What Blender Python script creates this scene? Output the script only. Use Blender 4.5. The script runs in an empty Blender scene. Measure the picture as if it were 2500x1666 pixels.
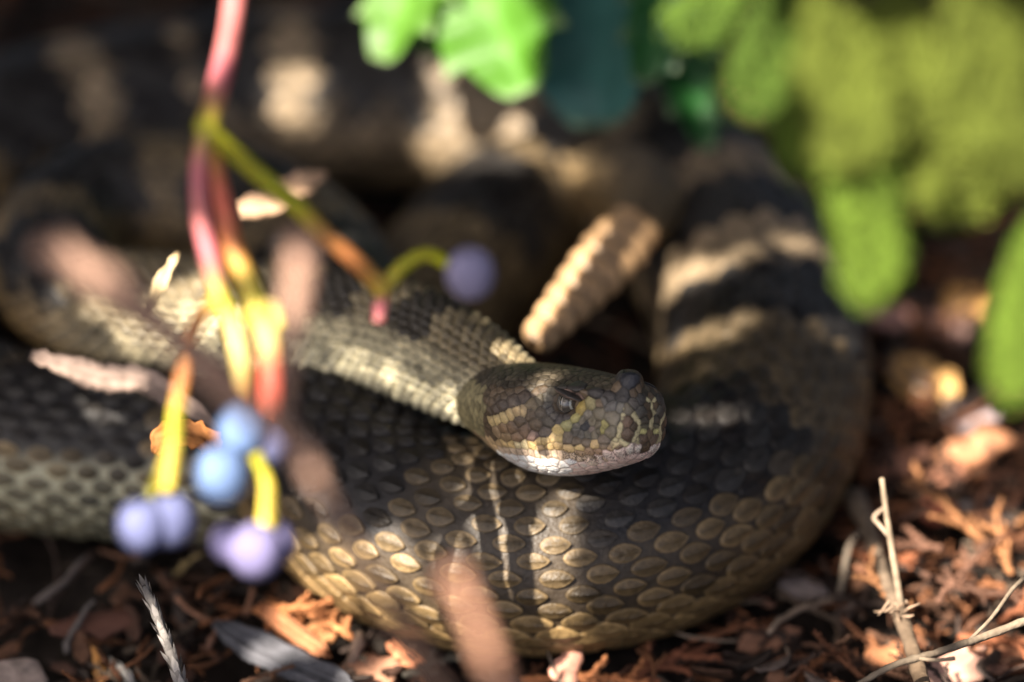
import bpy, math, random
import numpy as np
from mathutils import Vector, noise as mnoise

random.seed(7); RNG = np.random.default_rng(7)
scene = bpy.context.scene
COL = scene.collection
MM = 0.001

# ------------------------------------------------------------------ camera
PITCH = math.radians(35.0); FOCAL = 300.0; D0 = 1.83; DF = -0.135
FWD = np.array([0, math.cos(PITCH), -math.sin(PITCH)])
UP = np.array([0, math.sin(PITCH), math.cos(PITCH)])
CAM = -FWD * (D0 - DF)
cam_data = bpy.data.cameras.new('camera'); cam = bpy.data.objects.new('camera', cam_data); COL.objects.link(cam)
cam.location = CAM.tolist(); cam.rotation_euler = (math.pi / 2 - PITCH, 0, 0)
cam_data.lens = FOCAL; cam_data.sensor_width = 36.0; cam_data.clip_start = 0.05; cam_data.clip_end = 500.0
cam_data.dof.use_dof = True; cam_data.dof.focus_distance = D0 - 0.006; cam_data.dof.aperture_fstop = 4.0
scene.camera = cam

# ------------------------------------------------------------------ world, sun, exposure
SUN_AZ = math.radians(42.0)      # to the left of the direction towards the camera
SUN_EL = math.radians(50.0)
SUN = np.array([-math.sin(SUN_AZ) * math.cos(SUN_EL), -math.cos(SUN_AZ) * math.cos(SUN_EL), math.sin(SUN_EL)])
world = bpy.data.worlds.new('World'); scene.world = world; world.use_nodes = True
wn = world.node_tree; bg = wn.nodes['Background']
sky = wn.nodes.new('ShaderNodeTexSky'); sky.sky_type = 'NISHITA'; sky.sun_disc = False
sky.sun_elevation = SUN_EL; sky.sun_rotation = math.atan2(SUN[0], SUN[1]); sky.air_density = 0.6; sky.dust_density = 4.0; sky.ozone_density = 0.0
wn.links.new(sky.outputs[0], bg.inputs[0]); bg.inputs[1].default_value = 0.054
sun_data = bpy.data.lights.new('sun', 'SUN'); sun_data.energy = 5.0; sun_data.angle = math.radians(0.4); sun_data.color = (1.0, 0.90, 0.77)
sun = bpy.data.objects.new('sun', sun_data); COL.objects.link(sun)
sun.rotation_euler = Vector((-SUN).tolist()).to_track_quat('-Z', 'Y').to_euler(); sun.location = (-1, -1, 2)
scene.view_settings.view_transform = 'Standard'; scene.view_settings.look = 'None'
scene.view_settings.exposure = 2.0; scene.view_settings.gamma = 1.0
scene.render.engine = 'CYCLES'; scene.cycles.use_denoising = True
scene.cycles.max_bounces = 6; scene.cycles.transparent_max_bounces = 4

# ------------------------------------------------------------------ pixel <-> place
def ray(px, py):
    k = 36.0 / FOCAL / 2500.0
    return FWD + np.array([1.0, 0, 0]) * ((px - 1250) * k) - UP * ((py - 833) * k)
def at_z(px, py, z):
    d = ray(px, py); return CAM + d * ((z - CAM[2]) / d[2])
def at_d(px, py, D):
    return CAM + ray(px, py) * (D0 - DF + D)
def project(v):
    w = v - CAM; dep = w @ FWD; k = 2500.0 * FOCAL / 36.0
    return np.stack([1250 + w[:, 0] / dep * k, 833 - (w @ UP) / dep * k, dep], 1)
SURF = []
def pick(px, py, rad=10, layer=None):
    """the point of the nearest built surface (of one layer) seen through a pixel"""
    best = None
    for pr, v, la in SURF:
        if layer and la != layer: continue
        m = (np.abs(pr[:, 0] - px) < rad) & (np.abs(pr[:, 1] - py) < rad)
        if m.any():
            i = np.nonzero(m)[0]; j = i[np.argmin(pr[i, 2])]
            if best is None or pr[j, 2] < best[0]: best = (pr[j, 2], v[j])
    return at_z(px, py, 0.004) if best is None else best[1]

# ------------------------------------------------------------------ helpers
def unit(v): v = np.asarray(v, float); return v / (np.linalg.norm(v, axis=-1, keepdims=True) + 1e-12)
def mesh_object(name, V, F, mat, parent=None, col=None, smooth=True):
    V = np.asarray(V, np.float32); me = bpy.data.meshes.new(name)
    if isinstance(F, (list, tuple)) and len(F) and isinstance(F[0], np.ndarray):
        parts = [f for f in F if len(f)]
    else: parts = [np.asarray(F, np.int32)]
    loops = np.concatenate([p.ravel() for p in parts]).astype(np.int32)
    tot = np.concatenate([np.full(len(p), p.shape[1], np.int32) for p in parts])
    start = np.concatenate([[0], np.cumsum(tot)[:-1]]).astype(np.int32)
    me.vertices.add(len(V)); me.vertices.foreach_set('co', V.ravel())
    me.loops.add(len(loops)); me.loops.foreach_set('vertex_index', loops)
    me.polygons.add(len(tot)); me.polygons.foreach_set('loop_start', start); me.polygons.foreach_set('loop_total', tot)
    if smooth: me.polygons.foreach_set('use_smooth', np.ones(len(tot), bool))
    me.update(calc_edges=True); me.validate()
    if col is not None:
        a = me.color_attributes.new('Col', 'FLOAT_COLOR', 'POINT')
        c = np.ones((len(V), 4), np.float32); c[:, :3] = col; a.data.foreach_set('color', c.ravel())
    me.materials.append(mat)
    o = bpy.data.objects.new(name, me); COL.objects.link(o)
    if parent is not None: o.parent = parent
    return o
def thing(name, label, cat, group=None, kind=None, loc=(0, 0, 0)):
    o = bpy.data.objects.new(name, None); COL.objects.link(o); o.empty_display_size = 0.01
    return tag(o, label, cat, group, kind)
def tag(o, label=None, cat=None, group=None, kind=None):
    if label: o['label'] = label
    if cat: o['category'] = cat
    if group: o['group'] = group
    if kind: o['kind'] = kind
    return o
class Build:
    """collects vertices, faces and colours of ONE mesh"""
    def __init__(s): s.V = []; s.C = []; s.T = []; s.Q = []; s.n = 0
    def add(s, V, T=None, Q=None, C=(0.5, 0.5, 0.5)):
        V = np.asarray(V, float); s.V.append(V)
        s.C.append(np.broadcast_to(np.asarray(C, float), (len(V), 3)))
        if T is not None and len(T): s.T.append(np.asarray(T, np.int32) + s.n)
        if Q is not None and len(Q): s.Q.append(np.asarray(Q, np.int32) + s.n)
        s.n += len(V)
    def arrays(s): return np.concatenate(s.V), [np.concatenate(x) for x in (s.T, s.Q) if x], np.concatenate(s.C)
    def build(s, name, mat, parent=None, smooth=True, surf=None):
        V, F, C = s.arrays()
        if surf: SURF.append((project(V), V, surf))
        return mesh_object(name, V, F, mat, parent, C, smooth)
def catmull(P, n):
    """dense centripetal curve through rows of P (any number of columns, first three are the place)"""
    P = np.asarray(P, float); P = np.vstack([2 * P[0] - P[1], P, 2 * P[-1] - P[-2]])
    out = []
    for i in range(1, len(P) - 2):
        p0, p1, p2, p3 = P[i - 1:i + 3]; t = [0.0]
        for a, b in ((p0, p1), (p1, p2), (p2, p3)): t.append(t[-1] + max(np.linalg.norm((b - a)[:3]), 1e-9) ** 0.5)
        u = np.linspace(t[1], t[2], n, endpoint=False)[:, None]
        A1 = (t[1] - u) / (t[1] - t[0]) * p0 + (u - t[0]) / (t[1] - t[0]) * p1
        A2 = (t[2] - u) / (t[2] - t[1]) * p1 + (u - t[1]) / (t[2] - t[1]) * p2
        A3 = (t[3] - u) / (t[3] - t[2]) * p2 + (u - t[2]) / (t[3] - t[2]) * p3
        B1 = (t[2] - u) / (t[2] - t[0]) * A1 + (u - t[0]) / (t[2] - t[0]) * A2
        B2 = (t[3] - u) / (t[3] - t[1]) * A2 + (u - t[1]) / (t[3] - t[1]) * A3
        out.append((t[2] - u) / (t[2] - t[1]) * B1 + (u - t[1]) / (t[2] - t[1]) * B2)
    return np.vstack(out + [P[-2][None]])
def frames(P, up=(0, 0, 1)):
    T = unit(np.gradient(P, axis=0)); up = np.asarray(up, float)
    if abs(T @ up).max() > 0.97: up = np.array([0.3, -0.85, 0.4])
    N = unit(up - (T @ up)[:, None] * T); return T, N, np.cross(T, N)
def tube(b, P, R, col, seg=10, rough=0.0, cap=True, seed=0):
    """a knobbly tapering tube through P"""
    P = np.asarray(P, float); n = len(P); R = np.broadcast_to(np.asarray(R, float), (n,)); T, N, B = frames(P)
    rg = np.random.default_rng(seed); th = np.arange(seg) / seg * 2 * math.pi
    j = 1 + rough * (0.6 * rg.standard_normal((1, seg)) + 0.5 * rg.standard_normal((n, 1)) + 0.4 * rg.standard_normal((n, seg)))
    V = P[:, None] + (R[:, None] * j)[..., None] * (np.cos(th)[None, :, None] * N[:, None] + np.sin(th)[None, :, None] * B[:, None])
    i = np.arange(n - 1)[:, None] * seg; k = np.arange(seg)[None]; k2 = (k + 1) % seg
    Q = np.stack(np.broadcast_arrays(i + k, i + seg + k, i + seg + k2, i + k2), -1).reshape(-1, 4)
    C = np.asarray(col, float)
    if C.ndim == 2: C = np.repeat(C, seg, 0)
    else: C = np.broadcast_to(C, (n * seg, 3))
    V = V.reshape(-1, 3); T3 = []
    if cap:
        V = np.vstack([V, P[0] - T[0] * R[0] * 0.25, P[-1] + T[-1] * R[-1] * 0.25]); C = np.vstack([C, C[:1], C[-1:]])
        a = np.arange(seg); a2 = (a + 1) % seg
        T3 = np.vstack([np.stack([a, a2, np.full(seg, n * seg)], 1), np.stack([(n - 1) * seg + a2, (n - 1) * seg + a, np.full(seg, n * seg + 1)], 1)])
    b.add(V, T3, Q, C)
def vnoise(V, f, oct=3, seed=0.0):
    return np.array([mnoise.fractal(Vector((p * f + seed).tolist()), 1.0, 2.0, oct) for p in V])

# ------------------------------------------------------------------ materials
def material(name, rough=0.6, spec=0.4, bump=0.0, bscale=400.0, mottle=0.0, mscale=120.0, transl=0.0, coat=0.0, base=None, sss=0.0, sheen=0.0):
    m = bpy.data.materials.new(name); m.use_nodes = True; nt = m.node_tree; n = nt.nodes; L = nt.links
    p = n['Principled BSDF']; out = n['Material Output']
    p.inputs['Roughness'].default_value = rough; p.inputs['Specular IOR Level'].default_value = spec
    if coat: p.inputs['Coat Weight'].default_value = coat; p.inputs['Coat Roughness'].default_value = 0.06
    if base is None:
        c = n.new('ShaderNodeAttribute'); c.attribute_name = 'Col'; src = c.outputs['Color']
    else:
        c = n.new('ShaderNodeRGB'); c.outputs[0].default_value = (*base, 1); src = c.outputs[0]
    geo = n.new('ShaderNodeNewGeometry')
    if mottle:
        nz = n.new('ShaderNodeTexNoise'); nz.inputs['Scale'].default_value = mscale; nz.inputs['Detail'].default_value = 5
        L.new(geo.outputs['Position'], nz.inputs['Vector'])
        mr = n.new('ShaderNodeMapRange'); mr.inputs[1].default_value = 0.3; mr.inputs[2].default_value = 0.7
        mr.inputs[3].default_value = 1 - mottle; mr.inputs[4].default_value = 1 + mottle
        L.new(nz.outputs['Fac'], mr.inputs[0])
        mx = n.new('ShaderNodeVectorMath'); mx.operation = 'SCALE'
        L.new(src, mx.inputs[0]); L.new(mr.outputs[0], mx.inputs['Scale']); src = mx.outputs[0]
        rr = n.new('ShaderNodeMapRange'); rr.inputs[3].default_value = max(0.05, rough - 0.12); rr.inputs[4].default_value = min(1, rough + 0.12)
        L.new(nz.outputs['Fac'], rr.inputs[0]); L.new(rr.outputs[0], p.inputs['Roughness'])
    L.new(src, p.inputs['Base Color'])
    if bump:
        bz = n.new('ShaderNodeTexNoise'); bz.inputs['Scale'].default_value = bscale; bz.inputs['Detail'].default_value = 4
        L.new(geo.outputs['Position'], bz.inputs['Vector'])
        bp = n.new('ShaderNodeBump'); bp.inputs['Strength'].default_value = bump; bp.inputs['Distance'].default_value = 0.0006
        L.new(bz.outputs['Fac'], bp.inputs['Height']); L.new(bp.outputs[0], p.inputs['Normal'])
    if sss: p.inputs['Subsurface Weight'].default_value = sss; p.inputs['Subsurface Scale'].default_value = 0.002
    if transl:
        tr = n.new('ShaderNodeBsdfTranslucent'); L.new(src, tr.inputs['Color'])
        mix = n.new('ShaderNodeMixShader'); mix.inputs[0].default_value = transl
        L.new(p.outputs[0], mix.inputs[1]); L.new(tr.outputs[0], mix.inputs[2]); L.new(mix.outputs[0], out.inputs['Surface'])
    return m
M_SNAKE = material('snake_skin', 0.46, 0.42, 0.45, 1300, 0.26, 650)
M_HEAD = material('snake_head', 0.46, 0.40, 0.30, 1100, 0.22, 900)
M_EYE = material('snake_eye', 0.08, 0.6, coat=1.0)
M_RATTLE = material('rattle_keratin', 0.5, 0.4, 0.2, 700, 0.12, 300)
M_SOIL = material('soil', 0.95, 0.15, 0.8, 500, 0.5, 160, base=(0.022, 0.017, 0.014))
M_LITTER = material('dead_plant', 0.8, 0.25, 0.5, 900, 0.3, 350)
M_WOOD = material('weathered_wood', 0.75, 0.25, 0.6, 900, 0.3, 260)
M_STEM = material('juicy_stem', 0.42, 0.4, 0.15, 600, 0.12, 150, sss=0.15)
M_BERRY = material('bloomed_berry', 0.75, 0.12, 0.15, 700, 0.15, 180)
M_LEAF = material('leathery_leaf', 0.5, 0.3, 0.2, 300, 0.15, 90, transl=0.3)
M_CONIFER = material('conifer_leaf', 0.6, 0.3, 0.1, 500, 0.2, 120, transl=0.45)
M_CANOPY = material('shade_leaf', 0.55, 0.3, 0.0, 300, 0.2, 60, transl=0.1)
M_PAPER = material('dry_leaf', 0.75, 0.25, 0.4, 600, 0.25, 160, transl=0.15)

# ------------------------------------------------------------------ ground
def ground_z(x, y):
    return 0.0
def make_ground():
    a = np.concatenate([-np.geomspace(60, 0.42, 16), np.linspace(-0.4, 0.4, 171), np.geomspace(0.42, 60, 16)])
    X, Y = np.meshgrid(a, a); V = np.stack([X.ravel(), Y.ravel(), np.zeros(X.size)], 1)
    near = (np.abs(V[:, 0]) < 0.4) & (np.abs(V[:, 1]) < 0.4)
    V[near, 2] = -0.004 + 0.006 * vnoise(V[near], 25, 3) + 0.003 * vnoise(V[near], 120, 2)
    V[near, 2] = np.minimum(V[near, 2], 0.003)
    n = len(a); i = (np.arange(n - 1)[:, None] * n + np.arange(n - 1)[None]).ravel()
    tag(mesh_object('ground', V, np.stack([i, i + 1, i + n + 1, i + n], 1), M_SOIL), kind='structure')
make_ground()

# ------------------------------------------------------------------ the snake: head frame
YAW, PIT, ROLL = math.radians(52), math.radians(17), math.radians(27)
HS = 0.94                                              # head size
hf = np.array([math.sin(YAW) * math.cos(PIT), -math.cos(YAW) * math.cos(PIT), math.sin(PIT)])
hr = unit(np.cross(hf, [0, 0, 1.0])); hu = np.cross(hr, hf)
hu, hr = hu * math.cos(ROLL) - hr * math.sin(ROLL), hr * math.cos(ROLL) + hu * math.sin(ROLL)
EYE = np.array([26.5, 10.6, 2.6])                      # forward, towards its visible side, up (mm)
H0 = at_d(1376, 984, -0.143) - (EYE[0] * hf + EYE[1] * hr + EYE[2] * hu) * MM * HS
def head_pt(l): l = np.atleast_2d(l) * MM * HS; return H0 + l[:, :1] * hf + l[:, 1:2] * hr + l[:, 2:] * hu

# ------------------------------------------------------------------ the snake: body path (pixel, pixel, height, radius), tail to head
PATH = [(1545, 560, 44, 4.6), (1585, 505, 41, 7.5), (1535, 450, 33, 9.5), (1400, 445, 22, 12.5), (1250, 520, 20, 16.5), (1130, 660, 18, 18),
        (980, 860, 16, 17), (800, 1050, 16, 17), (600, 1120, 18, 18.5), (300, 1105, 19.5, 19.5), (0, 1070, 20, 20), (-260, 960, 20.5, 20.5), (-380, 760, 21, 21),
        (-300, 560, 21.5, 21.5), (-60, 410, 22, 22), (280, 310, 22, 22), (640, 260, 22, 22), (1000, 250, 22, 22), (1360, 320, 22, 22), (1680, 500, 22, 22), (1840, 760, 22.5, 22.5),
        (1855, 1010, 22.5, 22.5), (1730, 1215, 22.5, 22.5), (1500, 1325, 22.5, 22.5), (1200, 1345, 22.5, 22.5), (950, 1265, 23, 22.5), (800, 1110, 25, 22), (790, 930, 27, 20.5),
        (800, 770, 28, 18.5), (690, 610, 31, 17.5), (470, 510, 34, 16.5), (240, 515, 36, 15), (120, 620, 38, 13.5), (190, 735, 41, 12.6), (420, 765, 45, 12), (720, 785, 49, 11.8), (960, 825, 53, 11.5), (1090, 880, 55.5, 11)]
ctl = [np.append(at_z(a, b, c * MM), d * MM) for a, b, c, d in PATH]
ctl += [np.append(at_z(1185, 935, 57 * MM), 9.8 * MM), np.append(head_pt([6, -1, 0])[0], 7.2 * MM)]
dense = catmull(ctl, 60)
arc = np.concatenate([[0], np.cumsum(np.linalg.norm(np.diff(dense[:, :3], axis=0), axis=1))])
NS = 6000; SS = np.linspace(0, arc[-1], NS)
PC = np.stack([np.interp(SS, arc, dense[:, k]) for k in range(4)], 1); RAD = PC[:, 3]; PC = PC[:, :3]
ker = np.ones(61) / 61
for k in range(3): PC[40:-40, k] = np.convolve(np.pad(PC[:, k], 30, 'edge'), ker, 'valid')[40:-40]
RAD = np.convolve(np.pad(RAD, 60, 'edge'), np.ones(121) / 121, 'valid')
TT, NN, BB = frames(PC)
LEN = SS[-1]
def along(s, A): return np.stack([np.interp(s, SS, A[:, k]) for k in range(A.shape[1])], -1)
def skin(s, th, h):
    """a point h above the skin; th from the spine (0) round the flank"""
    P, N, B = along(s, PC), along(s, NN), along(s, BB); r = np.interp(s, SS, RAD)
    x = np.sin(th) * 1.03; z = np.cos(th)
    z = np.where(z < 0, z * 0.94, z) + 0.035 * np.exp(-(th / 0.35) ** 2)
    return P + (r + h)[..., None] * (x[..., None] * B + z[..., None] * N)
def s_of(px, py):
    pr = project(PC); d = np.hypot(pr[:, 0] - px, pr[:, 1] - py) + (pr[:, 2] - pr[:, 2].min()) * 200
    return SS[np.argmin(d)]
def path_s(i): return SS[np.argmin(np.linalg.norm(PC - ctl[i][:3], axis=1))]
# saddles: (centre along body, half length mm, half angle)
BLOTCH = []
_marks = [(path_s(24) + 0.0, None)]
def add_blotch(s, hl, ha): BLOTCH.append((s, hl * MM, ha))
s_front, s_left = path_s(23), path_s(26)
add_blotch(path_s(26) - 0.006, 30, 1.02)                      # dark saddle below the neck
add_blotch(path_s(23) - 0.016, 23, 0.84)                      # saddle to the side of the snout
def s_near(px, py, i0, i1):
    m = (SS > path_s(i0)) & (SS < path_s(i1)); pr = project(PC[m]); return SS[m][np.argmin(np.hypot(pr[:, 0] - px, pr[:, 1] - py))]
for a_, b_, hl, ha in [(1850, 905, 10, 1.25), (1800, 690, 9, 1.2), (1690, 520, 10, 1.2), (1500, 385, 11, 1.2), (930, 250, 15, 1.1), (560, 275, 10, 1.15), (330, 300, 9, 1.1), (20, 385, 14, 1.1)]:
    add_blotch(s_near(a_, b_, 12, 22), hl, ha)
for a_, b_, hl, ha in [(200, 1090, 16, 1.0), (-120, 1020, 13, 1.1), (520, 1115, 9, .8), (1180, 590, 13, 1.2), (1390, 450, 9, 1.2), (-330, 700, 14, 1.1)]:
    add_blotch(s_near(a_, b_, 1, 14), hl, ha)
s = path_s(26) + 0.052
while s < path_s(34):
    add_blotch(s, 12.5, 1.15); s += 0.037
for s in (path_s(35) - .012, path_s(35) + .014, path_s(36) + .012): add_blotch(s, 6, .75)
BL = np.array(BLOTCH)
def body_colour(s, th, jit):
    r = np.interp(s, SS, RAD); a = np.abs(th)
    d = np.min(np.maximum(np.abs(s[..., None] - BL[:, 0]) / BL[:, 1], a[..., None] / BL[:, 2]) ** 1.0 + 0.18 * (a[..., None] / BL[:, 2]) * 0, -1)
    d = d + 0.09 * jit[..., 0]
    lat = np.clip((a - 0.7) / 1.2, 0, 1)[..., None]
    base = (1 - lat) * np.array([0.105, 0.076, 0.042]) + lat * np.array([0.190, 0.124, 0.052])
    base = base * (1 - .38 * (np.clip((s - path_s(20)) / .03, 0, 1) * np.clip((path_s(24) - s) / .04, 0, 1)))[..., None]
    neck = np.clip((s - path_s(33)) / 0.04, 0, 1)[..., None]
    nl = np.clip((a - 0.55) / 0.9, 0, 1)[..., None]
    base = base * (1 - neck) + neck * ((1 - nl) * np.array([0.19, 0.15, 0.085]) + nl * np.array([0.62, 0.56, 0.37]))
    lp = np.clip(1 - np.abs(s - path_s(9)) / 0.11, 0, 1)[..., None] * np.clip((a[..., None] - 0.9) / 0.5, 0, 1)
    base = base * (1 - lp) + lp * np.array([0.085, 0.080, 0.050])
    spot = np.clip(1.25 - np.hypot((np.mod(s / 0.020 + 0.3 * np.sin(s * 90), 1.0) - 0.5) * 2.6, (a - 1.45) / 0.33), 0, 1)[..., None]
    base = base * (1 - 0.45 * spot)
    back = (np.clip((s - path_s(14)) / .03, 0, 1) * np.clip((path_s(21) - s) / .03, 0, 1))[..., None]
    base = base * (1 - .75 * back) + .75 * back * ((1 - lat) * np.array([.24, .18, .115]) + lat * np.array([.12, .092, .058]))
    k = np.clip((1.12 - d) / 0.16, 0, 1)[..., None]
    edge = np.exp(-((d - 1.22) / 0.12) ** 2)[..., None] * 0.35
    dark = np.array([0.022, 0.019, 0.017]) + 0.012 * np.clip(jit[..., 1:2], -1, 1)
    c = base * (1 + edge) * (1 + 0.20 * jit[..., 1:2])
    dark = np.where(neck > 0.3, np.array([0.055, 0.045, 0.032]), dark)
    return np.clip(c * (1 - k) + dark * k, 0.006, 0.9), k[..., 0]

snake = thing('rattlesnake', 'coiled dark blotched rattlesnake with raised head resting among dry litter', 'snake')
SB = Build()
# skin tube
ns_ = int(LEN / 0.0014); nt_ = 96
s_g = np.linspace(0, LEN, ns_); t_g = np.linspace(-math.pi, math.pi, nt_, endpoint=False)
Sg, Tg = np.meshgrid(s_g, t_g, indexing='ij')
Vs = skin(Sg, Tg, np.full(Sg.shape, -0.00025)).reshape(-1, 3)
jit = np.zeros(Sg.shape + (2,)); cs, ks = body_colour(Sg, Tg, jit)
cs = cs * 0.34 + np.array([0.010, 0.009, 0.010])
lpk = (np.clip(1.3 - np.abs(Sg - path_s(9)) / 0.09, 0, 1) * np.clip((np.abs(Tg) - 0.85) / 0.4, 0, 1) * (1 - ks))[..., None]; cs = cs * (1 - lpk) + lpk * np.array([.42, .40, .28])
cs = np.where((np.abs(Tg) > 2.25)[..., None], np.array([0.42, 0.38, 0.26]), cs)
i = np.arange(ns_ - 1)[:, None] * nt_; k = np.arange(nt_)[None]; k2 = (k + 1) % nt_
SB.add(Vs, None, np.stack(np.broadcast_arrays(i + k, i + k2, i + nt_ + k2, i + nt_ + k), -1).reshape(-1, 4), cs.reshape(-1, 3))
# scales: quincunx rows of overlapping keeled plates
ROWS = 29; DT = 4.9 / ROWS
rr = np.interp(SS, SS, RAD); pitch_s = 0.0074 * (rr / 0.0225) ** 0.85
pitch_s = pitch_s * np.where(SS > path_s(33), 0.85, 1.0)
phase = np.concatenate([[0], np.cumsum(0.5 * (1 / pitch_s[1:] + 1 / pitch_s[:-1]) * np.diff(SS))])
sc_s, sc_t, sc_l = [], [], []
for j in range(-(ROWS // 2), ROWS // 2 + 1):
    ph = np.arange(0.5 + 0.5 * (j % 2), phase[-1] - 0.2, 1.0); s0 = np.interp(ph, phase, SS)
    sc_s.append(s0); sc_t.append(np.full(len(s0), j * DT)); sc_l.append(np.interp(s0, SS, pitch_s))
sc_s, sc_t, sc_l = map(np.concatenate, (sc_s, sc_t, sc_l)); n_sc = len(sc_s)
sc_s = sc_s + RNG.normal(0, 0.03, n_sc) * sc_l; sc_t = sc_t + RNG.normal(0, 0.06, n_sc) * DT
NA = 16; RINGS = [0.22, 0.48, 0.74, 0.93, 1.0, 1.02]
phi = np.arange(NA) / NA * 2 * math.pi
ta = np.cos(phi); tb = np.sign(np.sin(phi)) * np.where(ta > 0, np.clip(1 - np.abs(ta) ** 1.7, 0, 1) ** 0.8, np.clip(1 - np.abs(ta) ** 2.4, 0, 1) ** 0.58)
A = np.concatenate([[0]] + [ta * q for q in RINGS]); Bq = np.concatenate([[0]] + [tb * q for q in RINGS])
Q_ = np.concatenate([[0]] + [np.full(NA, q) for q in RINGS]); skirt = Q_ > 1.01
tri = [[0, 1 + a, 1 + (a + 1) % NA] for a in range(NA)]
quad = [[1 + q * NA + a, 1 + (q + 1) * NA + a, 1 + (q + 1) * NA + (a + 1) % NA, 1 + q * NA + (a + 1) % NA] for q in range(len(RINGS) - 1) for a in range(NA)]
tri = np.array(tri)[:, ::-1]; quad = np.array(quad)[:, ::-1]; NV = len(A)
r_s = np.interp(sc_s, SS, RAD)
near_front = np.clip(1.25 - np.abs(sc_s - path_s(24)) / 0.09, 0, 1)          # full-fed part: scales stand apart on dark skin
apart = near_front * np.clip((2.1 - np.abs(sc_t)) / 0.7, 0, 1)
neck_k = np.clip((sc_s - path_s(32)) / .05, 0, 1) * np.clip((LEN - .004 - sc_s) / .012, .25, 1)
left_k = np.clip(1.3 - np.abs(sc_s - path_s(9)) / 0.09, 0, 1)
half_l = sc_l * (0.52 - 0.17 * apart - 0.04 * neck_k - 0.15 * left_k) * (1 + RNG.normal(0, 0.05, n_sc))
half_t = DT * (0.88 - 0.36 * apart - 0.20 * neck_k - 0.36 * left_k) * (1 + RNG.normal(0, 0.05, n_sc)) * (1 + 0.12 * np.clip(np.abs(sc_t) - 1.6, 0, 1))
sk = (r_s / 0.0225)
S_v = np.clip(sc_s[:, None] - A[None] * half_l[:, None], 0, LEN); T_v = sc_t[:, None] + Bq[None] * half_t[:, None]
lift = (0.16 + 0.46 * np.clip(A[None] * 0.5 + 0.5, 0, 2) ** 1.6)
hgt = lift + 0.30 * (1 - Q_[None] ** 2) + 0.34 * np.exp(-(Bq[None] / 0.12) ** 2) * np.clip(1.15 - Q_[None] ** 2, 0, 1) + RNG.normal(0, .022, (n_sc, NV))
hgt = np.where(skirt[None], -0.35, hgt) * (0.5 + 0.5 * sk[:, None] + 0.9 * neck_k[:, None]) * MM
Vsc = skin(S_v, T_v, hgt)
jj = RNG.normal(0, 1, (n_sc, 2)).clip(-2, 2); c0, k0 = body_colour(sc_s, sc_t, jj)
rim = np.clip((Q_ - 0.80) / 0.16, 0, 1)[None, :, None]; ctr = np.exp(-(Bq / 0.3) ** 2)[None, :, None] * (1 - rim)
colr = c0[:, None] * (1 - 0.42 * ctr * (0.6 + 0.4 * RNG.random((n_sc, 1, 1)))) * RNG.normal(1, .13, (n_sc, NV, 1)).clip(.6, 1.4) * (1 + 0.55 * rim * (1 - 0.8 * k0[:, None, None]))
colr = np.where(skirt[None, :, None], c0[:, None] * 0.25, colr)
off = (np.arange(n_sc) * NV)[:, None, None]
SB.add(Vsc.reshape(-1, 3), (tri[None] + off).reshape(-1, 3), (quad[None] + off).reshape(-1, 4), colr.reshape(-1, 3))

# ------------------------------------------------------------------ the snake: head surface
def lerp(x, xs, ys):
    return np.interp(x, xs, ys)
HX = [-8, -3, 2, 7, 12, 18, 24, 30, 35, 39, 41.5, 43, 43.8, 44.1]
HW = [8.2, 10.6, 13.2, 15.2, 15.8, 14.8, 12.6, 10.6, 9.5, 8.7, 7.8, 6.4, 4.2, 0.05]
HT = [7.4, 8.7, 9.5, 10.0, 10.2, 10.2, 10.0, 9.6, 9.2, 8.7, 7.9, 6.6, 4.8, 0.6]
HB = [-7.6, -9.4, -11.6, -13.6, -14.9, -15.2, -14.4, -12.9, -11.4, -9.9, -8.6, -7.0, -4.6, -0.6]
nx = 300; nth = 340
xs = np.concatenate([np.linspace(-8, 39, 235), 39 + 5.1 * np.sin(np.linspace(0, math.pi / 2, 66))[1:]]); nx = len(xs)
th = np.linspace(-math.pi, math.pi, nth, endpoint=False)     # 0 = visible side, +90 = crown
def smooth_profile(x, ys):
    c = catmull(np.stack([np.array(HX), np.array(ys), np.zeros(len(HX))], 1), 30); return np.interp(x, c[:, 0], c[:, 1])
W, Tp, Bt = (smooth_profile(xs, q) for q in (HW, HT, HB))
W = np.maximum(W, 0.01)
ex = np.interp(xs, [-8, 10, 24, 40], [1.0, 0.92, 0.74, 0.72])
c_, s_ = np.cos(th), np.sin(th)
Yh = W[:, None] * np.sign(c_)[None] * np.abs(c_)[None] ** ex[:, None]
Zh = np.where(s_[None] >= 0, Tp[:, None] * np.abs(s_)[None] ** ex[:, None], Bt[:, None] * np.abs(s_)[None] ** np.minimum(1.0, ex + 0.16)[:, None])
Hl = np.stack([np.broadcast_to(xs[:, None], Yh.shape), Yh, Zh], -1).reshape(-1, 3).copy()
# cheek narrower at the top, jaw wider below
Hl[:, 1] *= 1 - 0.10 * np.clip(Hl[:, 2] / 10, 0, 1) * np.clip((Hl[:, 0] - 14) / 10, 0, 1)
def grid_normals(V):
    G = V.reshape(nx, nth, 3); du = np.gradient(G, axis=0); dv = np.roll(G, -1, 1) - np.roll(G, 1, 1)
    n = unit(np.cross(du, dv)).reshape(-1, 3); c = np.array([1, 0, 0.0])
    o = V.copy(); o[:, 0] = np.clip(V[:, 0] - 38, 0, None); s = np.sign((n * o).sum(1)); s[s == 0] = 1
    return n * s[:, None]
def head_pix(L): return project(head_pt(L))
def local_of(px, py):
    """head-surface point under a pixel, mm in the head frame (visible half)"""
    pr = head_pix(Hl); m = np.hypot(pr[:, 0] - px, pr[:, 1] - py); i = np.nonzero(m < max(5, m.min() + 1))[0]
    return Hl[i[np.argmin(pr[i, 2])]]
nrm = grid_normals(Hl)
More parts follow.
